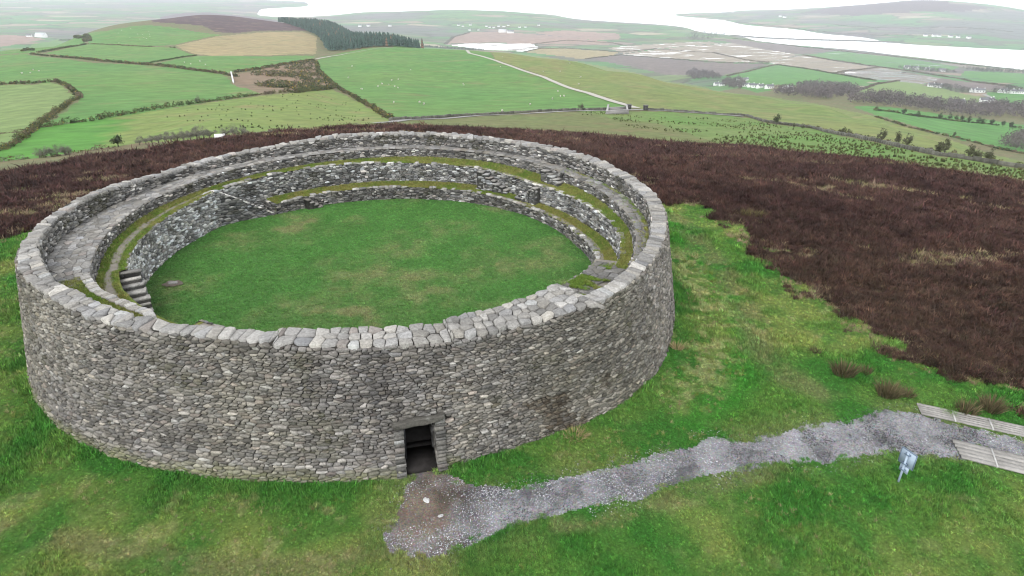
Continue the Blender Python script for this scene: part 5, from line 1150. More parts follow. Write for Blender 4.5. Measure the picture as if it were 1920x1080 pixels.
row([(1694, 215, 8), (1720, 219, 7), (1762, 223, 8), (1780, 225, 8), (1792, 226, 7), (1802, 227, 8), (1816, 229, 8), (1834, 231, 8), (1842, 232, 7), (1859, 234, 8), (1880, 237, 8), (1895, 239, 8)], 'ever', '%s dark tree from the left in the bright green lowland hedgerow', 'lowland hedgerow trees', 'hedgerow_tree', wide=1.1)
plant(1788, 258, 6, 'thorn', 'leaning thin tree on the near side of the lowland field', None, 'leaning_tree', wide=0.6)
plant(372, 193, 3.5, 'bare', 'pale bare tree standing in the hedge above the yellow pasture', None, 'bare_tree', wide=1.2)

# ---- woods that read as one mass
def wood(name, polys, spacing, h, col, seed, conifer=False, ranges=False):
    rg = np.random.default_rng(seed); pts, cl = [], []; FV, FF, FC, n0 = [], [], [], 0
    for poly in polys:
        L = np.array([(float(ray(q[0], 60)[0][0]), math.log(q[1])) for q in poly]) if ranges else lonlat(hits(poly)); a0, a1, l0, l1 = L[:, 0].min(), L[:, 0].max(), L[:, 1].min(), L[:, 1].max(); rm = math.exp((l0 + l1) / 2)
        n = int((a1 - a0) * (math.exp(2 * l1) - math.exp(2 * l0)) / 2 / spacing ** 2); a = rg.uniform(a0, a1, n); r = np.sqrt(rg.uniform(math.exp(2 * l0), math.exp(2 * l1), n))
        k = inpoly(a, np.log(r), L); a, r = a[k], r[k]; pts.append(np.stack([CAM[0] + r * np.sin(a), CAM[1] + r * np.cos(a)], 1))
    P = np.concatenate(pts); Z = terr(P[:, 0], P[:, 1]); tint = fbm(P[:, 0] / 40, P[:, 1] / 40, 3, seed)
    for (x, y), z, tn in zip(P, Z, tint):
        hh = h * rg.uniform(0.7, 1.25); c = np.array(col) * rg.uniform(0.75, 1.3) * (0.8 + 0.4 * tn)
        if conifer:
            if rg.random() < 0.03: c = np.array((0.12, 0.075, 0.05))
            for tier in range(3):
                zb, zt, rr = hh * (0.12 + 0.27 * tier), hh * (0.55 + 0.225 * tier), hh * (0.21 - 0.055 * tier); t = np.arange(6) * 1.047 + rg.uniform(0, 1)
                rj = rr * rg.uniform(0.75, 1.2, 6); V = np.concatenate([np.stack([x + rj * np.cos(t), y + rj * np.sin(t), z + zb + rg.uniform(-.3, .3, 6)], 1), [[x, y, z + zt]]])
                FV.append(V); FF.append(np.array([(i, (i + 1) % 6, 6) for i in range(6)]) + n0); FC.append(np.tile(c, (7, 1))); n0 += 7
        else:
            q = ellip(56, rg, (hh * 0.36 * rg.uniform(0.7, 1.3), hh * 0.36, hh * 0.46), (x, y, z + hh * 0.52), 0.2); V, F = cloud(q, hh * 0.065, rg, 1.8); FV.append(V); FF.append(F + n0); n0 += len(V); FC.append(np.tile(c, (len(V), 1)))
    o = mesh_np(name, np.concatenate(FV), np.concatenate(FF), M_leaf, None, np.concatenate(FC)); o['kind'] = 'stuff'; return o
wood('conifer_plantation', [[(522, 1500), (560, 1540), (640, 1500), (700, 1230), (745, 1020), (795, 840), (765, 800), (700, 790), (655, 800), (612, 805), (602, 950), (596, 1080), (572, 1230), (545, 1380)]], 5.0, 10.5, (0.024, 0.046, 0.036), 801, True, True)
wood('conifer_belt', [[(790, 87.5), (840, 90.5), (905, 93.5), (910, 95), (850, 92), (790, 88.8)]], 6.0, 8, (0.030, 0.046, 0.032), 802, True)
wood('bare_woodland', [[(1285, 141), (1300, 132), (1345, 142), (1352, 150), (1300, 150)], [(1360, 155), (1385, 150), (1400, 158), (1390, 168), (1350, 160)],
     [(1446, 178), (1480, 168), (1530, 160), (1590, 166), (1615, 178), (1560, 188), (1490, 184)], [(1590, 187), (1650, 182), (1720, 193), (1800, 198), (1940, 204), (1940, 226), (1850, 222), (1720, 208), (1600, 197)]], 9.0, 11, (0.095, 0.080, 0.080), 803)
wood('bare_thicket', [[(1872, 276), (1900, 262), (1940, 244), (1960, 290), (1900, 286)]], 5.5, 8, (0.105, 0.092, 0.085), 804)
wood('shore_woodland', [[(1285, 66), (1310, 58), (1345, 56), (1372, 62), (1350, 72), (1310, 78), (1285, 74)]], 24.0, 10, (0.075, 0.080, 0.070), 805)
wood('shelter_trees', [[(1340, 155), (1360, 151), (1385, 154), (1370, 159)], [(1740, 161), (1800, 168), (1840, 176), (1800, 176), (1745, 166)], [(1845, 172), (1920, 168), (1940, 176), (1880, 178)], [(1680, 127), (1790, 134), (1795, 138), (1700, 133)], [(1800, 128), (1920, 134), (1920, 138), (1850, 137)]], 13.0, 10, (0.070, 0.072, 0.062), 806)
# gorse scrub over the bracken patch
rg = np.random.default_rng(811); L = lonlat(hits([(440, 146), (500, 130), (590, 115), (600, 135), (632, 164), (560, 171), (480, 168)])); n = 1500
a = rg.uniform(L[:, 0].min(), L[:, 0].max(), n); l = rg.uniform(L[:, 1].min(), L[:, 1].max(), n); k = inpoly(a, l, L); a, l = a[k], l[k]
x, y = CAM[0] + np.exp(l) * np.sin(a), CAM[1] + np.exp(l) * np.cos(a); k = fbm(x / 18, y / 18, 3, 812) + np.clip((a + 0.36) * 3, -0.2, 0.3) > 0.53; x, y = x[k], y[k]
Q, Cc = [], []
for u_, v_ in zip(x, y):
    z = float(terr(u_, v_)); Q.append(ellip(16, rg, (1.5, 1.5, 1.0), (u_, v_, z + 0.6), 0.3)); c = np.tile(np.array([GREENB, OLIVE, BROWN][rg.integers(3)]) * rg.uniform(0.7, 1.3), (16, 1)); c[rg.random(16) < 0.05] = (0.24, 0.18, 0.03); Cc.append(c)
V, F = cloud(np.concatenate(Q), 0.5, rg); mesh_np('gorse_scrub', V, F, M_leaf, None, np.repeat(np.concatenate(Cc), 3, 0))['kind'] = 'stuff'
# rushes in the rough pastures
T_rush = tuft_mesh('rush_tuft', 26, 0.6, 0.03, 0.16, 0.5, 4, M_twig, 0.7, 1.2)
L = lonlat(hits([(1080, 211), (1190, 211), (1290, 214), (1400, 223), (1600, 262), (1760, 297), (1940, 323), (1940, 348), (1750, 320), (1560, 293), (1480, 288), (1400, 275), (1240, 250), (1100, 225)])); n = 5500
a = rng.uniform(L[:, 0].min(), L[:, 0].max(), n); l = rng.uniform(L[:, 1].min(), L[:, 1].max(), n); k = inpoly(a, l, L); a, l = a[k], l[k]; x, y = CAM[0] + np.exp(l) * np.sin(a), CAM[1] + np.exp(l) * np.cos(a)
k = (fbm(x / 10, y / 10, 3, 821) + np.clip((a - 0.25) * 0.6, -0.08, 0.16) > 0.5); x, y = x[k], y[k]; n = len(x); s = rng.uniform(0.4, 1.0, n)
scatter('field_rushes', np.stack([x, y, terr(x, y)], 1), rnd_rot(n), np.stack([s, s, s * 0.9], 1), vcol((0.075, 0.085, 0.032), n, 0.3), T_rush)
L = lonlat(hits([(300, 215), (480, 185), (622, 171), (715, 222), (560, 240), (400, 255)])); n = 700
a = rng.uniform(L[:, 0].min(), L[:, 0].max(), n); l = rng.uniform(L[:, 1].min(), L[:, 1].max(), n); k = inpoly(a, l, L); a, l = a[k], l[k]; x, y = CAM[0] + np.exp(l) * np.sin(a), CAM[1] + np.exp(l) * np.cos(a)
k = fbm(x / 16, y / 6, 3, 822) > 0.55; x, y = x[k], y[k]; n = len(x); s = rng.uniform(0.5, 1.0, n)
scatter('pasture_rushes', np.stack([x, y, terr(x, y)], 1), rnd_rot(n), np.stack([s, s, s * 0.7], 1), vcol((0.06, 0.065, 0.028), n, 0.25), T_rush)

# ------------------------------------------------------------------ roads, walls, houses, sheep
def strip(name, px, width, mat, dz=0.12, step=4.0, kind='structure'):
    S = resample(hits(px), step); d = np.gradient(S, axis=0); d /= np.linalg.norm(d, axis=1, keepdims=True); nn = np.stack([-d[:, 1], d[:, 0]], 1)
    rows_ = [S + nn * w for w in np.linspace(-width / 2, width / 2, 4)]; V = np.concatenate([np.stack([q[:, 0], q[:, 1], terr(q[:, 0], q[:, 1]) + dz], 1) for q in rows_]); n = len(S)
    F = np.array([(k * n + i, k * n + i + 1, (k + 1) * n + i + 1, (k + 1) * n + i) for k in range(3) for i in range(n - 1)]); o = mesh_np(name, V, F, mat, smooth=True); o['kind'] = kind; return o
strip('farm_track', [(838, 91.5), (880, 100), (930, 114), (1020, 145), (1100, 174), (1150, 191), (1200, 205)], 3.0, MAT['track'], 0.2)
strip('lane', [(700, 232), (760, 225), (900, 217), (1000, 212.5), (1090, 208.5), (1180, 206.5), (1240, 207.5), (1320, 213), (1400, 219)], 2.6, MAT['road'], 0.15, 3.0)
strip('valley_road', [(1838, 190), (1850, 188), (1856, 182), (1845, 177)], 6, MAT['road'], 0.4, 8.0)
strip('farm_track', [(594, 111), (620, 106), (650, 101), (690, 94), (740, 89.5)], 3.0, MAT['track'], 0.4, 6.0)
def low_wall(name, px, h, t, label, cat='wall', col=(0.09, 0.088, 0.07), step=1.2, seed=1):
    rg = np.random.default_rng(seed); S = resample(hits(px), step); b = MB()
    for p, q in zip(S[:-1], S[1:]):
        d = q - p; L = np.linalg.norm(d); ang = math.atan2(d[1], d[0]); m = (p + q) / 2; z = float(terr(m[0], m[1])); M_ = Matrix.Translation((m[0], m[1], z)) @ Matrix.Rotation(ang, 4, 'Z'); hh = h * rg.uniform(0.8, 1.15)
        b.box((-L * 0.51, -t / 2 * rg.uniform(.8, 1.2), -0.4), (L * 0.51, t / 2 * rg.uniform(.8, 1.2), hh), np.array(col) * rg.uniform(0.6, 1.3), M_)
    return tag(b.build(name, M_st, None), label, cat)
low_wall('field_wall', [(730, 226.5), (840, 219.5), (960, 213), (1090, 207), (1175, 204.5)], 0.75, 0.45, 'dark dry stone wall along the foot of the sheep pasture')
low_wall('field_wall', [(1212, 206), (1290, 210.5), (1400, 218), (1430, 228), (1520, 240), (1600, 257), (1760, 292), (1920, 317)], 0.7, 0.45, 'dark dry stone wall between the moor slope and the rushy field', seed=2)
# stone pen by the lane
pen = empty('stone_pen'); tag(pen, 'roofless square stone pen beside the lane where the track starts', 'pen'); pc = [hit(*q) for q in ((1137, 214), (1177, 214), (1174, 207.5), (1140, 207.5))]
_c0 = np.mean(pc, 0); pen.location = (_c0[0], _c0[1], float(terr(*_c0)))
for p, q in zip(pc, pc[1:] + pc[:1]):
    d = q - p; L = np.linalg.norm(d); m = (p + q) / 2; z = float(terr(m[0], m[1])); b = MB(); M_ = Matrix.Translation((m[0] - _c0[0], m[1] - _c0[1], z - pen.location[2])) @ Matrix.Rotation(math.atan2(d[1], d[0]), 4, 'Z'); b.box((-L / 2 - 0.2, -0.25, -0.4), (L / 2 + 0.2, 0.25, 1.15), (0.22, 0.21, 0.2), M_); b.box((-L / 2 - 0.22, -0.3, 1.15), (L / 2 + 0.22, 0.3, 1.25), (0.3, 0.29, 0.28), M_); b.build('wall', M_st, pen)
for px, py, lab in ((1179, 205, 'dark square gate pier on the left of the track entrance'), (1210, 206.5, 'dark square gate pier on the right of the track entrance')):
    w = hit(px, py); b = MB(); b.box((-0.7, -0.7, -0.3), (0.7, 0.7, 1.5), (0.04, 0.038, 0.036)); b.box((-0.8, -0.8, 1.5), (0.8, 0.8, 1.7), (0.09, 0.085, 0.08)); o = b.build('gate_pier', M_st); o.location = (w[0], w[1], float(terr(*w))); tag(o, lab, 'gate pier')
w0, w1 = hit(438, 156), hit(435, 146); b = MB(); d = w1 - w0; L = float(np.linalg.norm(d)); b.box((0, -0.25, -0.3), (L, 0.25, 0.55), (0.7, 0.7, 0.68)); b.box((-0.1, -0.35, 0.55), (L + 0.1, 0.35, 0.65), (0.5, 0.5, 0.5)); o = b.build('white_wall', M_leaf); o.location = (w0[0], w0[1], float(terr(*w0))); o.rotation_euler = (0, 0, math.atan2(d[1], d[0])); tag(o, 'short whitewashed wall at the left end of the bracken patch', 'wall')
M_white = mat_plain('whitewash', (0.72, 0.72, 0.70), 0.8, 0.5, 0.08); M_slate = mat_plain('slate', (0.12, 0.12, 0.13), 0.6, 0.5, 0.15); M_tin = mat_plain('tin_roof', (0.42, 0.43, 0.44), 0.5, 0.5, 0.1); M_dkwin = mat_plain('window_glass', (0.03, 0.035, 0.04), 0.2, 1, 0.1)
def house(px, py, L, W_, H, ang, roofm, label, group, name='house', cat='house'):
    w = hit(px, py); o = empty(name, (w[0], w[1], float(terr(*w))), ang); b = MB(); rh = W_ * 0.35
    V = [(-L / 2, -W_ / 2, -1), (L / 2, -W_ / 2, -1), (L / 2, W_ / 2, -1), (-L / 2, W_ / 2, -1), (-L / 2, -W_ / 2, H), (L / 2, -W_ / 2, H), (L / 2, W_ / 2, H), (-L / 2, W_ / 2, H), (-L / 2, 0, H + rh), (L / 2, 0, H + rh)]
    b.add(V, [(0, 1, 5, 4), (2, 3, 7, 6), (1, 2, 6, 9, 5), (3, 0, 4, 8, 7)]); b.build('wall', M_white, o)
    b = MB(); e = 0.35
    for s_ in (-1, 1):
        V = np.array([(-L / 2 - e, s_ * (W_ / 2 + e), H - e * 0.7), (L / 2 + e, s_ * (W_ / 2 + e), H - e * 0.7), (L / 2 + e, 0, H + rh), (-L / 2 - e, 0, H + rh)]); b.add(np.concatenate([V, V + (0, 0, 0.25)]), [(0, 1, 2, 3), (4, 5, 6, 7), (0, 1, 5, 4), (1, 2, 6, 5), (2, 3, 7, 6), (3, 0, 4, 7)])
    rf = b.build('roof', roofm, o)
    if name == 'house':
        b = MB(); b.box((L / 2 - 1.2, -0.5, H + rh * 0.6), (L / 2 - 0.3, 0.5, H + rh + 1.2)); b.build('chimney', M_white, rf)
        for xx in (-L * 0.3, 0, L * 0.3):
            b = MB(); b.box((xx - 0.6, -W_ / 2 - 0.05, H * 0.35), (xx + 0.6, -W_ / 2 + 0.1, H * 0.8)); b.build('window', M_dkwin, o)
    return tag(o, label, cat, group)
rg = np.random.default_rng(55)
HOUSES = [
 ([(860, 48), (868, 50), (882, 47.5), (912, 50), (918, 52), (926, 52.5), (935, 50), (945, 50.5), (953, 48.5), (974, 52), (985, 51.5), (880, 57), (897, 57), (1010, 48)], 'small white house in the far village above the pink ploughed field', 'houses of the far village', 14),
 ([(1343, 160), (1353, 161), (1388, 160.5), (1398, 162), (1408, 163), (1416, 164), (1425, 165), (1442, 166), (1386, 151), (1398, 151)], 'white house in the hamlet below the green valley field', 'houses of the valley hamlet', 11),
 ([(1745, 163), (1757, 164), (1825, 173), (1836, 173.5), (1880, 174), (1890, 175), (1901, 175.5), (1913, 176)], 'white house in the line of farmsteads right of the flooded fields', 'farmsteads right of the flooded fields', 13),
 ([(1795, 196), (1846, 193), (1854, 192)], 'white house at the top of the bare woodland on the right', 'houses above the bare woodland', 13),
 ([(1700, 128.5), (1716, 130), (1738, 131.5), (1766, 134)], 'white house among shelter trees beside the flooded pasture', 'houses beside the flooded pasture', 16),
 ([(1735, 68), (1751, 68.5), (1760, 69), (1782, 70), (1796, 71), (1816, 72)], 'white house on the shore across the lough', 'houses across the lough', 20),
 ([(1463, 31), (1471, 33), (1374, 23)], 'tiny white house on the far point across the lough', 'houses on the far point', 22),
 ([(675, 50), (691, 49.5), (731, 49.5)], 'tiny white house behind the conifer plantation', 'houses behind the plantation', 18),
]
for pts, lab, grp, L in HOUSES:
    for k, q in enumerate(sorted(pts)): house(q[0], q[1], L * rg.uniform(0.8, 1.2), L * 0.6, L * 0.35, rg.uniform(-0.5, 0.5), M_slate, ORD[k] + ' from the left, ' + lab, grp)
house(55, 69, 18, 10, 5, 0.2, M_slate, 'white farmhouse left of the sheds on the pink ploughed field', None)
house(69, 69.5, 14, 9, 5, 0.1, M_slate, 'low white outbuilding between farmhouse and big shed by the pink field', None)
house(78, 70, 34, 22, 9, 0.15, M_tin, 'big pale farm shed beside the pink ploughed field on the left', None, 'farm_shed', 'shed')
house(942, 60.5, 40, 22, 8, 0.1, M_tin, 'long pale shed at the top of the pink ploughed field, left one of two', None, 'farm_shed', 'shed')
house(957, 62, 34, 20, 8, 0.2, M_slate, 'long grey shed at the top of the pink ploughed field, right one of two', None, 'farm_shed', 'shed')
house(1475, 172, 16, 9, 5, 0.5, M_tin, 'grey barn at the left end of the bare woodland', None, 'barn', 'barn')
house(413, 260, 0.8, 0.55, 0.3, 0.4, M_white, 'tiny white shelter at the moor edge by the bare trees behind the fort', None, 'animal_shelter', 'shelter')
# causeway across the lough
cw = [at_z(*q, SEA + 1) for q in ((1372, 66), (1430, 70.5), (1500, 73.5), (1560, 75), (1620, 76.5), (1700, 80))]; S = resample(np.array([q[:2] for q in cw]), 40); b = MB()
for p, q in zip(S[:-1], S[1:]):
    d = q - p; L = np.linalg.norm(d); m = (p + q) / 2; b.box((-L * 0.51, -13, -4), (L * 0.51, 13, 3.2), (0.10, 0.095, 0.08), Matrix.Translation((m[0], m[1], SEA)) @ Matrix.Rotation(math.atan2(d[1], d[0]), 4, 'Z'))
b.build('causeway', M_leaf)['kind'] = 'structure'

def sheep_mesh():
    me = bpy.data.meshes.new('sheep_skin'); V = [(-0.42, 0, 0.62), (0, 0, 0.64), (0.36, 0, 0.64), (0.52, 0, 0.82), (0.70, 0, 0.84), (-0.38, 0.14, 0.35), (-0.38, 0.14, 0.0), (-0.38, -0.14, 0.35), (-0.38, -0.14, 0.0), (0.32, 0.14, 0.35), (0.32, 0.14, 0.0), (0.32, -0.14, 0.35), (0.32, -0.14, 0.0)]
    E_ = [(0, 1), (1, 2), (2, 3), (3, 4), (0, 5), (5, 6), (0, 7), (7, 8), (2, 9), (9, 10), (2, 11), (11, 12)]; me.from_pydata(V, E_, []); o = bpy.data.objects.new('sheep_skin', me); COL.objects.link(o)
    m = o.modifiers.new('s', 'SKIN'); rad = [0.25, 0.29, 0.25, 0.13, 0.09] + [0.07, 0.05] * 4
    for v, r_ in zip(me.skin_vertices[0].data, rad): v.radius = (r_, r_)
    me.skin_vertices[0].data[1].use_root = True
    m2 = o.modifiers.new('d', 'SUBSURF'); m2.levels = 1
    dg = bpy.context.evaluated_depsgraph_get(); r = bpy.data.meshes.new_from_object(o.evaluated_get(dg)); COL.objects.unlink(o); bpy.data.objects.remove(o); r.materials.clear(); r.materials.append(mat_plain('wool', (0.42, 0.40, 0.34), 0.95, 4, 0.15)); return r
SM = sheep_mesh(); rg = np.random.default_rng(66)
SHEEP = [([(640 + a / 3, b_ / 3) for a, b_ in ((60, 375), (115, 505), (205, 490), (230, 475), (268, 480), (300, 490), (318, 497), (320, 450), (685, 475), (690, 482), (1217, 518), (1232, 545), (1252, 545), (1187, 560), (1062, 592), (905, 630), (440, 580), (465, 590), (295, 580), (390, 395), (40, 440), (283, 455))], 'white sheep grazing in the big pasture left of the pale track', 'sheep in the big pasture'),
 ([(640 + a / 3, b_ / 3) for a, b_ in ((895, 378), (905, 322), (1230, 405), (1285, 358), (1345, 437), (1335, 477), (1135, 405))], 'white sheep on the moor slope right of the pale track', 'sheep on the moor slope'),
 ([(a / 4.8, b_ / 4.8) for a, b_ in ((1065, 300), (1095, 275), (1175, 262), (1170, 340), (1240, 310), (1285, 315), (1320, 350), (1345, 310), (1260, 355), (1340, 285), (1070, 390), (1295, 340), (1350, 330))], 'white sheep on the green slope under the heath hill', 'sheep under the heath hill'),
 ([(a / 4.8, b_ / 4.8) for a, b_ in ((200, 665), (275, 660), (300, 632), (350, 645))], 'white sheep at the left of the big left pasture', 'sheep in the left pasture'),
 ([(a / 4.8, b_ / 4.8) for a, b_ in ((1660, 565), (1718, 580), (1850, 585), (1800, 555))], 'white sheep in the strip field below the straw field', 'sheep below the straw field')]
for pts, lab, grp in SHEEP:
    for k, q in enumerate(sorted(pts)):
        w = hit(*q); o = bpy.data.objects.new('sheep', SM); COL.objects.link(o); o.location = (w[0], w[1], float(terr(*w)) + 0.02); o.rotation_euler = (0, 0, rg.uniform(0, 6.28)); s = rg.uniform(0.75, 0.95); o.scale = (s, s, s); tag(o, ORD[k] + ' from the left, ' + lab, 'sheep', grp)

# ------------------------------------------------------------------ things on the hilltop
def project(p):
    d = np.asarray(p, float) - CAM; return np.array([960 + FPX * (d @ _R) / (d @ _F), 540 - FPX * (d @ _U) / (d @ _F)])
# boardwalks: two strips of boards with the gravel between them
M_wood = mat_attr('weathered_boards', 0.85, 7, 0.75, 1.2, 0.4, 0.01)
def boardwalk(a, b_, w_px, label, seed, nb=5, bay=1.35, extra=5.0, skew=0.3):
    rg = np.random.default_rng(seed); p0, p1, q0 = hit(*a), hit(*b_), hit(*w_px); d = p1 - p0; d /= np.linalg.norm(d); nn = np.array([-d[1], d[0]])
    wid = float((q0 - p0) @ nn); sg = np.sign(wid); wid = abs(wid); root = empty('boardwalk', (p0[0], p0[1], float(terr(*p0))), math.atan2(d[1], d[0])); L = float(np.linalg.norm(p1 - p0)) + extra; zb = 0.10; tag(root, label, 'boardwalk')
    x = 0.0; sk = float((q0 - p0) @ d)
    slope = (float(terr(*(p0 + d * L))) - root.location[2]) / L
    while x < L:
        for k in range(nb):
            y0, y1 = wid * k / nb + 0.006, wid * (k + 1) / nb - 0.006; off = sk * (k + 0.5) / nb if x == 0 else 0
            X0, X1 = x + 0.008 + off, x + bay - 0.008; v = 0.235 * rg.uniform(0.82, 1.12); c = np.array([v * 1.05, v, v * 0.93]); bb = MB(); Z = lambda xx: slope * xx + zb + rg.uniform(-.006, .006)
            V = [(X0, sg * y0, Z(X0) - 0.06), (X1, sg * y0, Z(X1) - 0.06), (X1, sg * y1, Z(X1) - 0.06), (X0, sg * y1, Z(X0) - 0.06), (X0, sg * y0, Z(X0)), (X1, sg * y0, Z(X1)), (X1, sg * y1, Z(X1)), (X0, sg * y1, Z(X0))]
            bb.add(V, [(3, 2, 1, 0), (4, 5, 6, 7), (0, 1, 5, 4), (1, 2, 6, 5), (2, 3, 7, 6), (3, 0, 4, 7)] if sg > 0 else [(0, 1, 2, 3), (7, 6, 5, 4), (4, 5, 1, 0), (5, 6, 2, 1), (6, 7, 3, 2), (7, 4, 0, 3)], c); bb.build('board', M_wood, root)
        bb = MB(); X = x + bay; z_ = slope * X; bb.box((X - 0.03, min(0, sg * wid), z_ - 0.1), (X + 0.03, max(0, sg * wid), z_ + zb + 0.012), (0.34, 0.335, 0.32)); bb.build('batten', M_wood, root); x += bay
    for yy in (0.04, wid - 0.04):
        bb = MB(); bb.box((0.1, sg * yy - 0.03, -0.35), (L, sg * yy + 0.03, 0.03 + min(0, slope * L)), (0.10, 0.085, 0.07)); bb.build('joist', M_wood, root)
    return root
boardwalk((1717, 758), (1920, 801), (1727, 779), 'grey timber boardwalk on the far side of the gravel at the right edge', 901)
boardwalk((1783, 826), (1920, 858), (1803, 862), 'grey timber boardwalk on the near side of the gravel at the right edge', 902)
# metal sign seen from behind
w = hit(1684, 904); zz = float(terr(*w)); zt = zz
while project((w[0], w[1], zt))[1] > 848: zt += 0.02
Hs = zt - zz
J = np.stack([project((w[0] + 0.1, w[1], zz + 1)) - project((w[0], w[1], zz + 1)), project((w[0], w[1] + 0.1, zz + 1)) - project((w[0], w[1], zz + 1))], 1); dd = np.linalg.solve(J, (21, 15)); ang = math.atan2(dd[1], dd[0])
sign = empty('metal_sign', (w[0], w[1], zz), ang); tag(sign, 'blue-grey metal sign seen from behind on a short post in the grass', 'sign')
M_metal = mat_plain('galvanised', (0.27, 0.33, 0.40), 0.55, 6, 0.1, 0.0)
sc_px = np.linalg.norm(J[:, 0]) * 10; b = MB(); b.tube((0, 0, -0.3), (0, 0, Hs), 0.04, 0.04, 10); b.build('post', M_metal, sign)
pw = float(np.hypot(*dd)) * 0.125; ph_ = 27 / float(np.linalg.norm(project((w[0], w[1], zz + 1.4)) - project((w[0], w[1], zz + 0.4))))
SG = 1.0 if float(np.array([-dd[1], dd[0]]) @ (CAM[:2] - w)) > 0 else -1.0
sign.scale = (1, SG, 1)
b = MB(); b.box((-pw / 2, -0.075, Hs - ph_), (pw / 2, -0.05, Hs)); p_ = b.build('sign_panel', M_metal, sign)
M_rim = mat_plain('sign_rim', (0.11, 0.15, 0.20), 0.55, 6, 0.1, 0.0)
for a_, c_ in (((-pw / 2 - 0.015, -0.085, Hs - ph_ - 0.015), (pw / 2 + 0.015, -0.045, Hs - ph_ + 0.012)), ((-pw / 2 - 0.015, -0.085, Hs - 0.012), (pw / 2 + 0.015, -0.045, Hs + 0.015)), ((-pw / 2 - 0.015, -0.084, Hs - ph_ + 0.0125), (-pw / 2 + 0.012, -0.044, Hs - 0.0125)), ((pw / 2 - 0.012, -0.084, Hs - ph_ + 0.0125), (pw / 2 + 0.015, -0.044, Hs - 0.0125))):
    b = MB(); b.box(a_, c_); b.build('rim', M_rim, p_)
b = MB(); b.box((-0.17, -0.073, Hs - ph_ - 0.30), (0.17, -0.05, Hs - ph_ - 0.03)); b.build('small_plate', M_metal, sign)
for z_ in (Hs - 0.12, Hs - ph_ + 0.10, Hs - ph_ - 0.16):
    b = MB(); b.box((-0.10, -0.0495, z_ - 0.02), (0.10, 0.052, z_ + 0.02)); b.build('clamp', M_rim, sign)
# rush clumps and edge bushes
def clump(px, py, n, L, wd, spread, cols, label, name, cat, seed, lean=0.8):
    rg = np.random.default_rng(seed); w = hit(px, py); V, F, C = [], [], []
    for k in range(n):
        a = rg.uniform(0, 6.283); d = rg.uniform(0, 1) ** 0.6 * spread; p = np.array([math.cos(a) * d, math.sin(a) * d * 0.8, -0.05]); l = L * rg.uniform(0.5, 1.1); ln = rg.uniform(0.1, 1) * lean; dr = np.array([math.cos(a) * ln, math.sin(a) * ln, 1.0]); dr /= np.linalg.norm(dr)
        b2 = rg.uniform(0, 6.28); s = np.array([math.cos(b2), math.sin(b2), 0]) * wd; i = len(V); m_ = p + dr * l * 0.6; V += [p - s, p + s, m_ + s * 0.8, m_ - s * 0.8, p + dr * l + np.array([math.cos(a), math.sin(a), -0.5]) * l * 0.2 * ln]; F += [(i, i + 1, i + 2, i + 3), (i + 3, i + 2, i + 4)]; C += [np.array(cols[rg.integers(len(cols))]) * rg.uniform(0.7, 1.3)] * 5
    o = mesh_np(name, np.array(V), F, M_leaf, None, np.array(C)); o.location = (w[0], w[1], float(ground_z(w[0], w[1]))); return tag(o, label, cat)
RUSH = [(0.085, 0.07, 0.035), (0.06, 0.06, 0.026), (0.13, 0.10, 0.055)]
for k, (px, py, n, L, sp, lab) in enumerate([(1582, 702, 260, 0.62, 0.42, 'large brown rush clump, leftmost above the gravel path'), (1622, 700, 90, 0.45, 0.2, 'small rush tuft just right of the leftmost brown clump'), (1664, 742, 300, 0.68, 0.36, 'bushy brown rush clump left of the far boardwalk'), (1700, 742, 90, 0.45, 0.25, 'thin rush tuft between brown clump and far boardwalk'), (1812, 772, 170, 0.5, 0.36, 'left of the two rush clumps behind the far boardwalk'), (1858, 768, 240, 0.66, 0.38, 'right and taller of the two rush clumps behind the far boardwalk'), (1528, 662, 70, 0.32, 0.2, 'small dark rush tuft in the grass below the heather edge')]):
    clump(px, py, int(n * 1.5), L * 1.2, 0.014, sp * 1.1, RUSH, lab, 'rush_clump', 'rushes', 910 + k)
clump(1412, 408, 420, 0.75, 0.02, 0.95, [(0.10, 0.085, 0.03), (0.13, 0.11, 0.04), (0.07, 0.06, 0.03)], 'olive brown bush at the inner corner of the heather right of the fort', 'moor_bush', 'bush', 921, 0.9)
clump(1370, 414, 420, 0.5, 0.022, 0.75, [(0.045, 0.028, 0.024), (0.06, 0.04, 0.03)], 'dark heather hummock standing out into the grass right of the fort', 'heather_hummock', 'heather', 922, 1.0)
clump(1270, 655, 120, 0.55, 0.014, 0.2, [(0.34, 0.27, 0.15), (0.25, 0.21, 0.10)], 'straw coloured grass tussock against the right foot of the fort', 'grass_tussock', 'tussock', 923, 1.0)
clump(1078, 818, 160, 0.4, 0.014, 0.42, [(0.27, 0.22, 0.12), (0.20, 0.18, 0.07)], 'patch of flattened straw grass by the damp stain of the fort wall', 'grass_tussock', 'tussock', 924, 1.5)
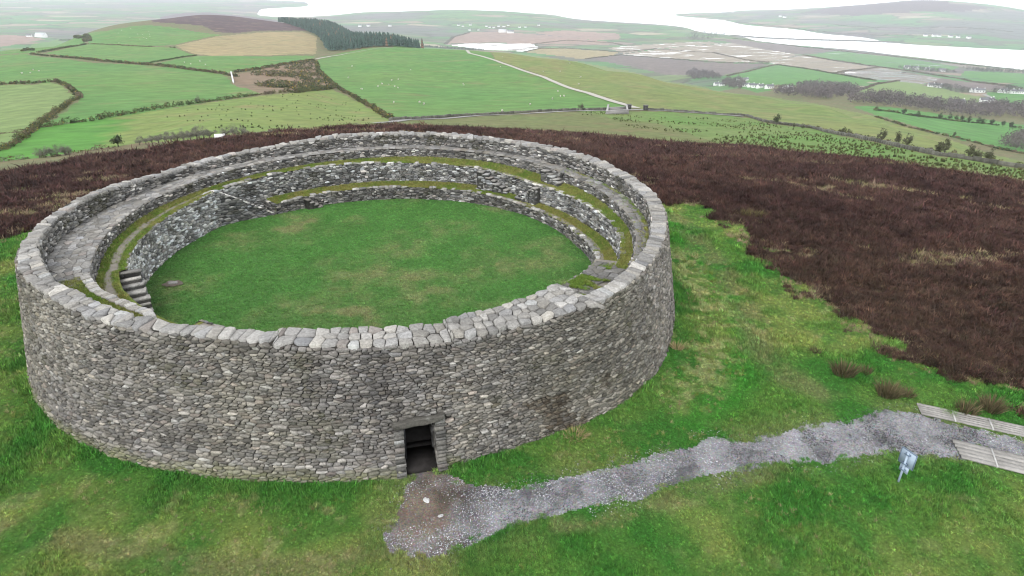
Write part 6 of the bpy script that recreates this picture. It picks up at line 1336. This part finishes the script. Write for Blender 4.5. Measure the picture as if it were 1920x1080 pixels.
def rock(px, py, sx, sy, sz, col, label, seed):
    rg = np.random.default_rng(seed); w = hit(px, py); bm = bmesh.new(); bmesh.ops.create_icosphere(bm, subdivisions=2, radius=1)
    for v in bm.verts: v.co *= 0.8 + 0.4 * rg.random(); v.co = Vector((v.co.x * sx, v.co.y * sy, v.co.z * sz))
    me = bpy.data.meshes.new('loose_stone'); bm.to_mesh(me); bm.free(); a = me.color_attributes.new('col', 'FLOAT_COLOR', 'POINT'); a.data.foreach_set('color', np.tile((*col, 1), len(me.vertices)).astype(np.float32)); me.materials.append(M_cop); o = bpy.data.objects.new('loose_stone', me); COL.objects.link(o); o.location = (w[0], w[1], float(ground_z(w[0], w[1])) + sz * 0.4); o.rotation_euler = (0, 0, rg.uniform(0, 3)); return tag(o, label, 'stone')
rock(800, 939, 0.09, 0.14, 0.06, (0.42, 0.42, 0.41), 'pale loose stone lying on the path in front of the doorway', 931)
rock(826, 968, 0.10, 0.06, 0.05, (0.33, 0.33, 0.33), 'smaller pale stone on the path below the first', 932)
rock(1232, 812, 0.10, 0.06, 0.05, (0.3, 0.28, 0.25), 'small stone at the edge of the gravel path', 933) if False else None
# flat slab in a bare patch of the lawn, and the drain under the lower terrace
c3 = at_z(325, 533, COURT + 0.02); t = np.linspace(0, 6.283, 26, endpoint=False); rg = np.random.default_rng(77); R_ = 1 + rg.uniform(-.2, .2, 26)
V = np.stack([0.5 * R_ * np.cos(t), 0.42 * R_ * np.sin(t), np.full(26, 0.055)], 1); o = mesh_np('bare_patch', np.concatenate([V, [[0, 0, 0.06]]]), [(i, (i + 1) % 26, 26) for i in range(26)], MAT['mud']); o.location = c3; o['kind'] = 'structure'
b = MB(); b.box((-0.22, -0.11, -0.1), (0.22, 0.11, 0.11), (0.22, 0.21, 0.2)); V = np.concatenate(b.v) + rg.normal(0, 0.02, (8, 3)); o = mesh_np('flat_slab', V, b.f, M_cop, None, np.tile((0.22, 0.21, 0.2), (8, 1))); o.location = c3 + (0, 0, 0.03); o.rotation_euler = (0, 0, 0.3); tag(o, 'small flat stone set in a bare patch at the left of the court lawn', 'stone')

# ------------------------------------------------------------------ haze
b = MB(); b.box((-29500, -29500, -262), (29500, 29500, 17.2)); hz = b.build('haze', None); hz['kind'] = 'stuff'
m = bpy.data.materials.new('haze'); m.use_nodes = True; n = m.node_tree; n.nodes.clear(); o_ = n.nodes.new('ShaderNodeOutputMaterial'); v = n.nodes.new('ShaderNodeVolumePrincipled')
v.inputs['Color'].default_value = (0.88, 0.92, 1.0, 1); v.inputs['Density'].default_value = 8.5e-5; v.inputs['Anisotropy'].default_value = 0.2
n.links.new(v.outputs[0], o_.inputs['Volume']); hz.data.materials.clear(); hz.data.materials.append(m)
